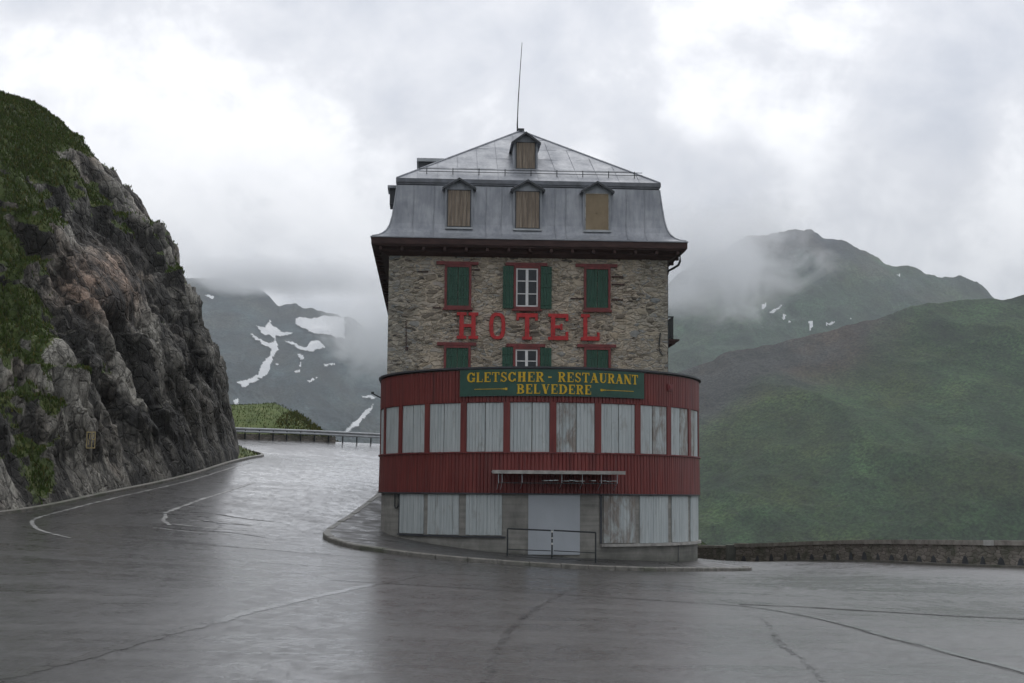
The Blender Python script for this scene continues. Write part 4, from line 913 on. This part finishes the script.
def blob(U, E, pts):
    """soft union of ellipses (bearing, elevation, half widths, tilt)"""
    o = np.zeros_like(U)
    for u, e, a, b, t in pts:
        du, de = U-u, E-e; p = (du*math.cos(t)+de*math.sin(t))/a; q = (-du*math.sin(t)+de*math.cos(t))/b; o = np.maximum(o, np.exp(-(p*p+q*q)**1.5))
    return o
def cliff_shape():
    base = catmull([(-22,12),(-20.6,20),(-19.9,28),(-18.6,36),(-17.7,42),(-16.85,46),(-16.15,50),(-15.75,54),(-14.95,60),(-14.35,65),(-13.95,70),(-13.95,74.8),(-15.4,79),(-19,84),(-27,90),(-40,97)], 12)
    ys = np.concatenate([np.arange(12, 40, .5), np.arange(40, 80, .125), np.arange(80, 97, .3)])
    ys = np.unique(np.round(ys, 3)); ys = ys[np.r_[True, np.diff(ys) > .05]]
    xb = np.interp(ys, base[:, 1], base[:, 0]); zb = h(xb, ys)-.25
    prof = np.array([(0,0),(.4,1.5),(.8,3.6),(1.5,6.0),(2.7,8.7),(3.8,10.1),(4.7,11.8),(6.3,14.2),(8.0,16.2),(10.8,18.6),(13.4,19.4),(20,20.6),(26,23.2),(40,26),(60,29),(110,32)])
    prof2 = np.array([(0,0),(.6,1.6),(1.1,3.6),(2.3,6.0),(4.2,7.4),(5.2,9.6),(7.6,11.2),(9.6,13.4),(12.8,14.6),(15.2,16.8),(18,18.4),(22,19.6),(27,20.8),(34,22.2),(46,25),(66,28),(115,32)])
    def res(p):
        d = np.r_[0, np.cumsum(np.linalg.norm(np.diff(p, axis=0), axis=1))]; u = np.linspace(0, 1, 360)
        q = np.where(u < .88, u/.88*34, 34+((u-.88)/.12)**1.6*(d[-1]-34)); out = np.stack([np.interp(q, d, p[:, 0]), np.interp(q, d, p[:, 1])], 1)
        for _ in range(6): out[1:-1] = out[1:-1]*.5+(out[2:]+out[:-2])*.25
        return out
    a, b = res(prof), res(prof2); w = np.clip((ys-49)/16, 0, 1); w = w*w*(3-2*w)
    k = np.interp(ys, [12, 40, 60, 76, 79, 82, 90, 97], [.72, .86, .95, 1, 1, .86, .45, .2])
    OFF = a[None, :, 0]*w[:, None]+b[None, :, 0]*(1-w[:, None]); HH = (a[None, :, 1]*w[:, None]+b[None, :, 1]*(1-w[:, None]))*k[:, None]
    X = xb[:, None]-OFF; Y = ys[:, None]+0*X; Z = zb[:, None]+HH
    def normals(X, Y, Z):
        du = [np.gradient(A, axis=0) for A in (X, Y, Z)]; dv = [np.gradient(A, axis=1) for A in (X, Y, Z)]
        n = np.stack([du[1]*dv[2]-du[2]*dv[1], du[2]*dv[0]-du[0]*dv[2], du[0]*dv[1]-du[1]*dv[0]], -1); return n/(np.linalg.norm(n, axis=-1)[..., None]+1e-9)
    n = normals(X, Y, Z); sg = 1.0 if n[..., 2].mean() > 0 else -1.0; n = n*sg
    U, E = X/Y, (Z-2.16)/Y
    wp = lambda s, o: fbm(X/s+o, Y/s, Z/s, 3)
    wx, wy, wz = X+.25*wp(5, 0), Y+.35*wp(5, 9), Z+.35*wp(5, 19)
    cells = lambda s, zs, tl=.16: ((wx+wz*.1)/s, (wy+wz*tl)/(s*.8), (wz-wy*.14)/(s*zs))
    b1, t1, c1 = blocks(*cells(4.0, 1.9)); b2, t2, c2 = blocks(*cells(1.8, 2.1, .20)); b3, t3, c3 = blocks(*cells(.85, 1.7, .08)); b4, t4, c4 = blocks(*cells(.40, 1.2, .2))
    foot = np.clip((np.arange(X.shape[1])-6)/24., .10, 1)[None]
    slope = np.gradient(OFF, axis=1)/(np.gradient(HH, axis=1)+1e-3)
    q = (Z+.18*Y)/3.1+fbm(Y/6, Z/9, X*0, 3)*1.3; fr = q-np.floor(q); A = np.clip(slope*2.6, .15, 1.9); q2 = Z/1.15+fbm(Y/2.5, Z/4, X*0+5, 3)*1.4; fr2 = q2-np.floor(q2)
    slab = blob(U, E, [(-.285, .148, .030, .028, -.5)]); pillar = blob(U, E, [(-.305, .095, .022, .030, 0.2)])
    rough = 1-.75*slab
    disp = foot*rough*(.90*np.maximum(b1, -.8)+.52*np.maximum(b2, -.7)+.26*np.maximum(b3, -.6)) + .085*np.maximum(b4, -.8)*(.35+.65*foot) + foot*rough*(.30*A*(fr-.5)) - .10*foot
    disp = disp + foot*(.55*slab+.6*pillar) - .10 - .25*foot
    far = np.clip((OFF-20)/20, 0, 1); disp = disp*(1-.7*far)*(1-.45*np.clip((OFF-3.5)/5, 0, 1)*w[:, None])
    nose = np.exp(-(((Y-77.0)/1.8)**2+((Z-15.6)/.9)**2)); disp = disp+nose*.5
    dx, dy, dz = n[..., 0], n[..., 1], n[..., 2]*.8; L = np.sqrt(dx*dx+dy*dy+dz*dz); X2, Y2, Z2 = X+dx/L*disp, Y+dy/L*disp, Z+dz/L*disp
    n2 = normals(X2, Y2, Z2)*sg; sm = n2[..., 2].copy()
    for _ in range(2): sm[1:-1, 1:-1] = (sm[1:-1, 1:-1]*2+sm[2:, 1:-1]+sm[:-2, 1:-1]+sm[1:-1, 2:]+sm[1:-1, :-2])/6
    U2, E2 = X2/Y2, (Z2-2.16)/Y2
    zone = blob(U2, E2, [(-.352,.13,.022,.075,0),(-.335,.03,.014,.045,.25),(-.33,.225,.05,.012,-.45),(-.275,.188,.045,.010,-.35),(-.30,.255,.07,.010,-.62),(-.35,.19,.03,.03,0),(-.325,.06,.012,.03,.1),(-.30,.085,.02,.006,0),(-.345,.26,.04,.012,-.3),(-.245,.163,.02,.008,-.5)])
    green = (sm-.50)*.9 + 1.0*zone*np.clip(.5+sm, 0, 1.1) + .33*fbm(X/4, Y/4, Z/3, 4) + .55*np.clip((OFF-5)/10, 0, 1) + .35*np.clip((-.30-U2)/.05, 0, 1) - .6*slab - .25*pillar
    green = green - .8*np.clip((U2+.245)/.03, 0, 1)*np.clip((.15-E2)/.04, 0, 1)
    wet = np.clip((U2+.262)/.03, 0, 1)*np.clip((.115-E2)/.04, 0, 1)*(.75+.6*fbm(X/3, Y/2.5, Z/9, 3))
    tone = .50+.36*(c1-.5)+.44*(c2-.5)+.36*(c3-.5)+.25*(c4-.5) - .38*np.clip(t1, 0, .9) - .34*np.clip(t2, 0, .9) - .26*np.clip(t3, 0, .8)-.12*np.clip(t4, 0, .8)  # block tones stand in for weak shading; crease shade painted darker
    return ys, X2, Y2, Z2, OFF, sm, green, wet, tone, slab, E2, U2
def cliff():
    ys, X2, Y2, Z2, OFF, sm, green, wet, tone, slab, E2, U2 = cliff_shape()
    V = np.stack([X2, Y2, Z2], -1).reshape(-1, 3)
    o = from_arrays('cliff', V, quads(*X2.shape)[:, ::-1].copy(), MAT['cliff'], smooth=False); o['kind'] = 'structure'
    for nm, A in (('green', green), ('wet', wet), ('tone', tone), ('rust', slab)):
        at = o.data.attributes.new(nm, 'FLOAT', 'POINT'); at.data.foreach_set('value', np.clip(A, 0, 1).astype(np.float32).ravel())
    r = np.random.RandomState(3); g = np.clip(green-.38, 0, .6)*np.clip(sm+.1, .15, 1)
    area = np.linalg.norm(np.cross(np.stack([np.gradient(A, axis=0) for A in (X2, Y2, Z2)], -1), np.stack([np.gradient(A, axis=1) for A in (X2, Y2, Z2)], -1)), axis=-1)
    vis = (U2 > -.40) & (Y2 > 40) & (Y2 < 84) & (OFF < 24)
    p = (g*area*vis).ravel(); p = p/p.sum(); idx = r.choice(p.size, 90000, p=p)
    tufts('grass', V[idx], r, (.05, .13), (MAT['grass_blade'], MAT['dry_grass_blade'], MAT['shrub_leaf']), (.55, .2, .25), .9)
    return X2, Y2, Z2
def tufts(name, P, r, hr, mats, share, width=.5):
    n = len(P); B = 3; V = []; mi = r.choice(len(mats), n, p=share); hh = r.uniform(hr[0], hr[1], n)
    P = P + np.c_[r.uniform(-.1, .1, (n, 2)), np.zeros(n)]
    vs = []
    for b in range(B):
        a = r.uniform(0, 2*math.pi, n); w = hh*r.uniform(.25, width, n); lean = hh*r.uniform(-.5, .5, n); d = np.c_[np.cos(a), np.sin(a), 0*a]; e = np.c_[-np.sin(a), np.cos(a), 0*a]
        p0 = P+d*w[:, None]*.5-[0, 0, .04]; p1 = P-d*w[:, None]*.5-[0, 0, .04]; p2 = P+e*lean[:, None]+d*(w*r.uniform(-.4, .4, n))[:, None]+np.c_[0*a, 0*a, hh]
        vs.append(np.stack([p0, p1, p2], 1))
    V = np.concatenate(vs).reshape(-1, 3); F = np.arange(len(V)).reshape(-1, 3)
    o = from_arrays(name, V, F, list(mats), mi=np.tile(mi, B)); o['kind'] = 'stuff'; return o
CX, CY, CZ = cliff()
# verge of the island tip at the far foot of the cliff
def verge():
    m = MB(); rr = random.Random(2); pts = [(-14.6,70),(-14.0,72.5),(-13.85,75.5),(-13.75,78),(-14.3,80.1),(-15.6,81.5),(-18,82.5),(-19,80),(-17,75),(-15.6,71)]
    cx, cy_ = -16, 77; V = [(cx, cy_, hz(cx, cy_)+.9)]; n = len(pts)
    mid = [(cx+(x-cx)*.55, cy_+(y-cy_)*.55) for x, y in pts]
    V += [(x, y, hz(x, y)+.5) for x, y in mid] + [(x, y, hz(x, y)+.03) for x, y in pts]
    F = [(0, 1+i, 1+(i+1) % n) for i in range(n)] + [(1+i, 1+n+i, 1+n+(i+1) % n, 1+(i+1) % n) for i in range(n)]
    o = from_arrays('verge', V, F, MAT['turf'], smooth=True); o['kind'] = 'structure'
    r = np.random.RandomState(5); P = []
    for _ in range(900):
        t = r.rand()**.5; i = r.randint(n); u = r.rand(); x = pts[i][0]*(1-u)+pts[(i+1) % n][0]*u; y = pts[i][1]*(1-u)+pts[(i+1) % n][1]*u; X, Y = cx+(x-cx)*t, cy_+(y-cy_)*t
        P.append((X, Y, hz(X, Y)+(.9 if t < .0 else np.interp(t, [0, .55, 1], [.9, .5, .03]))))
    tufts('grass', np.array(P), r, (.05, .14), (MAT['grass_blade'], MAT['dry_grass_blade']), (.6, .4))
verge()
# faded painted mark on the rock
def rock_mark():
    # the plate is bolted flush to the face 3.5 m above the gutter, turned the way the rock faces
    U, E = CX/CY, (CZ-2.16)/CY; near = (np.abs(U+.2905) < .0035) & (np.abs(E-.0285) < .006) & (CY < 70); d = np.where(near, CY, 1e9); j, k = np.unravel_index(int(d.argmin()), d.shape); px, py, pz = CX[j, k], CY[j, k], CZ[j, k]; px += .10; py -= .35
    tx, ty = .93, -.37; m = MB(); y0 = py-.22
    f = lambda a, b, dd: (px+(a-.20)*tx+dd*ty*-1*.0-dd*.35*-1, y0+(a-.20)*ty-dd*.94, pz-.30+b)
    t = .040
    for a0, a1, b0, b1 in ((0, .42, 0, t), (0, t, t, .64-t), (.42-t, .42, t, .64-t), (0, .42, .64-t, .64), (.23, .23+t, t, .30), (.23, .23+t, .34, .64-t), (.23+t, .42-t, .32, .32+t), (.31, .335, .43, .53), (.13, .13+t, .36, .54), (.09, .12, .14, .32)):
        m.prism([(a0, b0), (a1, b0), (a1, b1), (a0, b1)], f, .0, .02)
    o = m.build('painted_mark', MAT['mark_yellow']); tag(o, 'faded yellow rectangular number mark low on the cliff face', 'marking')
rock_mark()
# grassy mound beyond the guardrail
def mound():
    xs = np.linspace(-52, -9, 120); ys = np.linspace(94, 128, 70); X, Y = np.meshgrid(xs, ys)
    crest = np.interp(xs, [-52,-30,-21,-18,-16.6,-15.0,-13,-11,-9], [9.0, 8.8, 8.6, 8.75, 8.1, 6.9, 5.4, 3.5, 1.5]); s = np.clip((ys-94-np.maximum(0, 0))/14, 0, 1)[:, None]; s = s*s*(3-2*s)
    D, qx, qy = plat_dist(X, Y); zed = h(qx, qy)-.3; back = np.clip((Y-110)/18, 0, 1)
    Z = zed*(1-s)+crest[None]*s - back**2*12 + fbm(X/3, Y/3)*.22+fbm(X/1, Y/1)*.08
    Z = np.where(D < .3, zed-.4, Z)
    o = from_arrays('grass_mound', np.stack([X, Y, Z], -1).reshape(-1, 3), quads(70, 120), MAT['turf'], smooth=True); o['kind'] = 'structure'
    V = np.stack([X, Y, Z], -1).reshape(-1, 3); ok = (D.ravel() > .5) & (V[:, 1] < 112) & (V[:, 0] > -24) & (V[:, 2] > 3); V = V[ok]; r = np.random.RandomState(8)
    P = V[r.choice(len(V), 9000)]+np.c_[r.uniform(-.25, .25, (9000, 2)), np.zeros(9000)]
    tufts('grass', P, r, (.05, .13), (MAT['grass_blade'], MAT['dry_grass_blade']), (.7, .3))
    W = V[(V[:, 0] > -16.6)]; P = W[r.choice(len(W), 5000)]+np.c_[r.uniform(-.3, .3, (5000, 2)), r.uniform(0, .12, 5000)]
    tufts('undergrowth', P, r, (.08, .2), (MAT['shrub_leaf'], MAT['dry_grass_blade']), (.4, .6), .9)
mound()

# ------------------------------------------------------------------ mountains: (bearing, elevation) profiles of their crests, built at true distance
EYE = 2.16
HILL = [(-.60,-.12),(-.1463,-.0469),(-.0774,-.0049),(-.0078,.0319),(.0623,.0627),(.0975,.0778),(.1258,.0886),(.1612,.1003),(.2037,.1098),(.2464,.123),(.2963,.1363),(.3354,.1416),(.3632,.1425),(.417,.1401),(.5577,.1163),(.8362,.0583)]
BACK = [(-.30,-.12),(-.10,-.03),(-.05,.03),(.0339,.1156),(.0977,.139),(.1333,.1651),(.1619,.1783),(.1762,.1828),(.1976,.1844),(.2119,.1859),(.2225,.1817),(.2331,.1782),(.2473,.1725),(.2685,.164),(.2967,.1556),(.3215,.1508),(.3355,.143),(.374,.1255),(.4864,.105),(.6963,.0713)]
LEFT = [(-.9,.21),(-.7237,.203),(-.4367,.18),(-.2935,.1617),(-.2577,.1562),(-.2221,.1522),(-.2007,.1502),(-.1849,.146),(-.1756,.1411),(-.1662,.134),(-.1505,.1313),(-.1256,.1272),(-.1077,.118),(-.0793,.1133),(-.0085,.1046),(.0764,.1053),(.1329,.0951),(.25,.07)]
def mountain(name, prof, dn, dc, zb, nu, nv, mat, amp, gul, u0, u1, seed, rocky, pw=1.0, snow=(), crest_r=3.0):
    u = np.linspace(u0, u1, nu); v = np.r_[np.linspace(0, 1, nv), np.linspace(1.03, 1.6, 24)]
    el = np.interp(u, [p[0] for p in prof], [p[1] for p in prof]); el = np.convolve(np.pad(el, 3, mode='edge'), np.ones(7)/7, 'valid')
    D = dn+(dc-dn)*v; U, VV = np.meshgrid(u, v); DD = dn+(dc-dn)*VV; zc = EYE+el*dc
    s = np.clip(VV, 0, 1)**pw
    Z = zb+(zc[None]-zb)*s; Z = np.where(VV > 1, zc[None]-(VV-1)*(dc-dn)*.55, Z)
    X = U*DD; Y = DD+0*U; k = 1/amp[1]
    warp = fbm(X*k*.4+seed, Y*k*.4, X*0, 3)*1.2
    rid = fbm(X*k+seed+warp+(Z/dc)*2, Y*k*gul+warp, X*0, 6, .52, True); fn = fbm(X*k*6+seed, Y*k*6, X*0, 4)
    env = np.clip(1.0-np.abs(VV-.5)*1.2, .0, 1)*.9+.1
    tip = np.clip(1-np.abs(VV-1)*10, 0, 1)
    Z = Z + amp[0]*rid*env*(1-tip*.7) + amp[0]*.10*fn*(1-tip*.4) + tip*crest_r*fbm(X*k*9+seed, X*0+.3, X*0, 4)
    V = np.stack([X, Y, Z], -1)
    o = from_arrays(name, V.reshape(-1, 3), quads(len(v), nu), mat, smooth=True); o['kind'] = 'structure'
    at = o.data.attributes.new('rocky', 'FLOAT', 'POINT'); at.data.foreach_set('value', rocky(U, (Z-EYE)/DD, VV).astype(np.float32).ravel())
    if snow:
        E = (Z-EYE)/DD; jx = U+fbm(U*420, E*420, U*0, 5, .65)*.0017; je = E+fbm(U*420+40, E*420, U*0, 5, .65)*.0017; M = np.zeros(U.shape, bool)
        for poly in snow:
            ins = np.zeros(U.shape, bool); n = len(poly)
            for i in range(n):
                (ax, ay), (bx, by) = poly[i], poly[(i+1) % n]; c = (ay > je) != (by > je)
                if ay != by: ins ^= c & (jx < ax+(je-ay)*(bx-ax)/(by-ay))
            M |= ins
        q = quads(len(v), nu); keep = M.ravel()[q].sum(1) >= 4; q = q[keep]
        if len(q):
            used = np.unique(q); idx = np.full(M.size, -1); idx[used] = np.arange(len(used)); W = V.reshape(-1, 3)[used]; d = W-np.array([0, 0, EYE]); W = W+np.array([0, -4.0, 3.0])*dc/3000
            so = from_arrays('snow', W, idx[q], MAT['snow'], smooth=True); so['kind'] = 'stuff'
    return o
SNL = [[(-.1944,.0756),(-.1846,.0782),(-.1788,.0816),(-.1776,.0876),(-.1713,.0945),(-.1705,.0995),(-.1754,.102),(-.1875,.1106),(-.1829,.1092),(-.1735,.1044),(-.1686,.1044),(-.1677,.1064),(-.1763,.1103),(-.1823,.1172),(-.1748,.1147),(-.172,.1202),(-.1689,.1163),(-.1629,.112),(-.153,.1105),(-.1599,.1094),(-.1664,.108),(-.1649,.0985),(-.1683,.0916),(-.1701,.0847),(-.1754,.0787),(-.1816,.0747),(-.1884,.0715)],
[(-.1628,.1064),(-.1539,.1041),(-.1449,.1006),(-.1411,.1066),(-.1352,.1047),(-.1312,.1008),(-.1409,.0977),(-.1469,.0983),(-.1548,.1021)],[(-.1537,.1208),(-.1464,.1228),(-.1415,.1215),(-.1337,.1235),(-.1258,.1236),(-.1178,.1217),(-.1175,.1068),(-.1294,.1091),(-.1393,.1102),(-.1492,.1145),(-.1532,.1174)],
[(-.1517,.0966),(-.1468,.0957),(-.1457,.0927),(-.1496,.0917)],[(-.154,.0838),(-.1495,.0852),(-.1485,.0829),(-.1524,.082)],[(-.1339,.0893),(-.1231,.0898),(-.124,.0878),(-.1329,.0873)],[(-.1066,.0671),(-.1011,.0671),(-.0932,.0652),(-.101,.0642)],
[(-.1195,.0404),(-.1086,.0498),(-.1038,.0561),(-.0955,.0617),(-.0995,.0545),(-.106,.0469),(-.1155,.040)],[(-.1964,.0628),(-.1934,.0642),(-.1908,.0678),(-.1920,.059),(-.1949,.0595)],[(-.2188,.1381),(-.2109,.1374),(-.2118,.1348),(-.2168,.1358)],[(-.1500,.0907),(-.1478,.0904),(-.1481,.0864),(-.1497,.0868)],
[(-.1464,.0775),(-.1376,.0785),(-.1404,.0755)],[(-.1392,.0803),(-.1352,.0796),(-.1376,.0781)],[(-.1682,.089),(-.1643,.0896),(-.1652,.0875)]]
SNR = [[(.1761,.1344),(.1799,.1349),(.1804,.1319),(.1771,.1293)],[(.1823,.1281),(.1905,.135),(.192,.134),(.1866,.1273),(.1833,.1255)],[(.1899,.1274),(.1954,.1274),(.1929,.1231),(.1916,.1231)],[(.1936,.1211),(.1999,.1244),(.2012,.1236),(.1953,.1198)],[(.209,.1219),(.213,.123),(.2129,.1169),(.2099,.1148)],
[(.2213,.1205),(.2256,.1226),(.2293,.1216),(.2255,.119),(.2217,.1187)],[(.2362,.1242),(.2402,.1252),(.241,.1237),(.2369,.1227)],[(.2500,.1695),(.2533,.1689),(.2524,.167)],[(.2725,.1568),(.2756,.1561),(.2746,.1542)]]
mountain('hillside', HILL, 480, 1500, -330, 800, 460, MAT['hill'], (34, 210), .35, -.45, .80, 3.3, lambda U, E, V: np.clip((.30-U)*2.2, -.3, .35)*np.clip((V-.5)*2, 0, 1)+np.clip((V-.80)*1.2, 0, .3)-.05, 1.05, crest_r=5)
mountain('mountain', BACK, 1700, 3100, -420, 1000, 420, MAT['peak'], (85, 420), .45, -.12, .66, 8.1, lambda U, E, V: (E-.11)*3.0, .95, SNR, crest_r=22)
mountain('mountain', LEFT, 1800, 3600, -450, 1000, 640, MAT['far'], (80, 420), .40, -.50, .16, 21.7, lambda U, E, V: (E-.08)*2.6, .9, SNL, crest_r=20)

# ------------------------------------------------------------------ air
def volume_box(name, lo, hi, density, color, aniso=.2):
    m = MB(); m.box(lo[0], hi[0], lo[1], hi[1], lo[2], hi[2]); g = bpy.data.materials.new(name+'_air'); g.use_nodes = True; nt = g.node_tree; nt.nodes.clear()
    o = nt.nodes.new('ShaderNodeOutputMaterial'); v = nt.nodes.new('ShaderNodeVolumePrincipled'); v.inputs['Density'].default_value = density; v.inputs['Color'].default_value = (*color, 1); v.inputs['Anisotropy'].default_value = aniso
    nt.links.new(v.outputs[0], o.inputs['Volume']); ob = m.build(name, g); ob['kind'] = 'stuff'; return ob
volume_box('haze', (-12500, -12500, -1000), (12500, 12500, 950), .00011, (.86, .92, 1.0))

def mist_bank(loc, size, seed, scale, dens, lo, hi):
    """low cloud clinging to the mountain: a closed rounded body of uneven mist"""
    m = MB(); n1, n2 = 24, 12; r = random.Random(seed); rows = []
    for i in range(n2+1):
        t = math.pi*i/n2; rows.append([(math.sin(t)*math.cos(2*math.pi*j/n1), math.sin(t)*math.sin(2*math.pi*j/n1), math.cos(t)) for j in range(n1+1)])
    m.grid(rows); g = bpy.data.materials.new('mist'); g.use_nodes = True; nt = g.node_tree; N = nt.nodes; L = nt.links; N.clear()
    o = N.new('ShaderNodeOutputMaterial'); v = N.new('ShaderNodeVolumePrincipled'); v.inputs['Color'].default_value = (.97, .98, 1, 1); v.inputs['Anisotropy'].default_value = .35
    tc = N.new('ShaderNodeTexCoord'); ge = N.new('ShaderNodeNewGeometry')
    no = N.new('ShaderNodeTexNoise'); no.inputs['Scale'].default_value = scale; no.inputs['Detail'].default_value = 5; no.inputs['Roughness'].default_value = .62; no.inputs['Distortion'].default_value = .8
    L.new(ge.outputs['Position'], no.inputs['Vector'])
    ln = N.new('ShaderNodeVectorMath'); ln.operation = 'LENGTH'; L.new(tc.outputs['Object'], ln.inputs[0])
    fa = N.new('ShaderNodeMapRange'); fa.inputs[1].default_value = .1; fa.inputs[2].default_value = 1.0; fa.inputs[3].default_value = .34; fa.inputs[4].default_value = -.40; L.new(ln.outputs['Value'], fa.inputs[0])
    ad = N.new('ShaderNodeMath'); ad.operation = 'ADD'; L.new(no.outputs['Fac'], ad.inputs[0]); L.new(fa.outputs[0], ad.inputs[1])
    mr = N.new('ShaderNodeMapRange'); mr.inputs[1].default_value = lo; mr.inputs[2].default_value = hi; mr.inputs[3].default_value = 0; mr.inputs[4].default_value = dens; L.new(ad.outputs[0], mr.inputs[0])
    L.new(mr.outputs[0], v.inputs['Density']); L.new(v.outputs[0], o.inputs['Volume'])
    ob = m.build('mist', g, None, True); ob.location = loc; ob.scale = size; ob['kind'] = 'stuff'; return ob
mist_bank((290, 2050, 350), (330, 280, 200), 1, .012, .024, .53, .95)
mist_bank((-200, 2450, 285), (230, 250, 165), 2, .011, .020, .47, .76)
mist_bank((-440, 2700, 412), (420, 280, 62), 3, .009, .022, .46, .80)
cy.volume_step_rate = .6; cy.volume_max_steps = 128
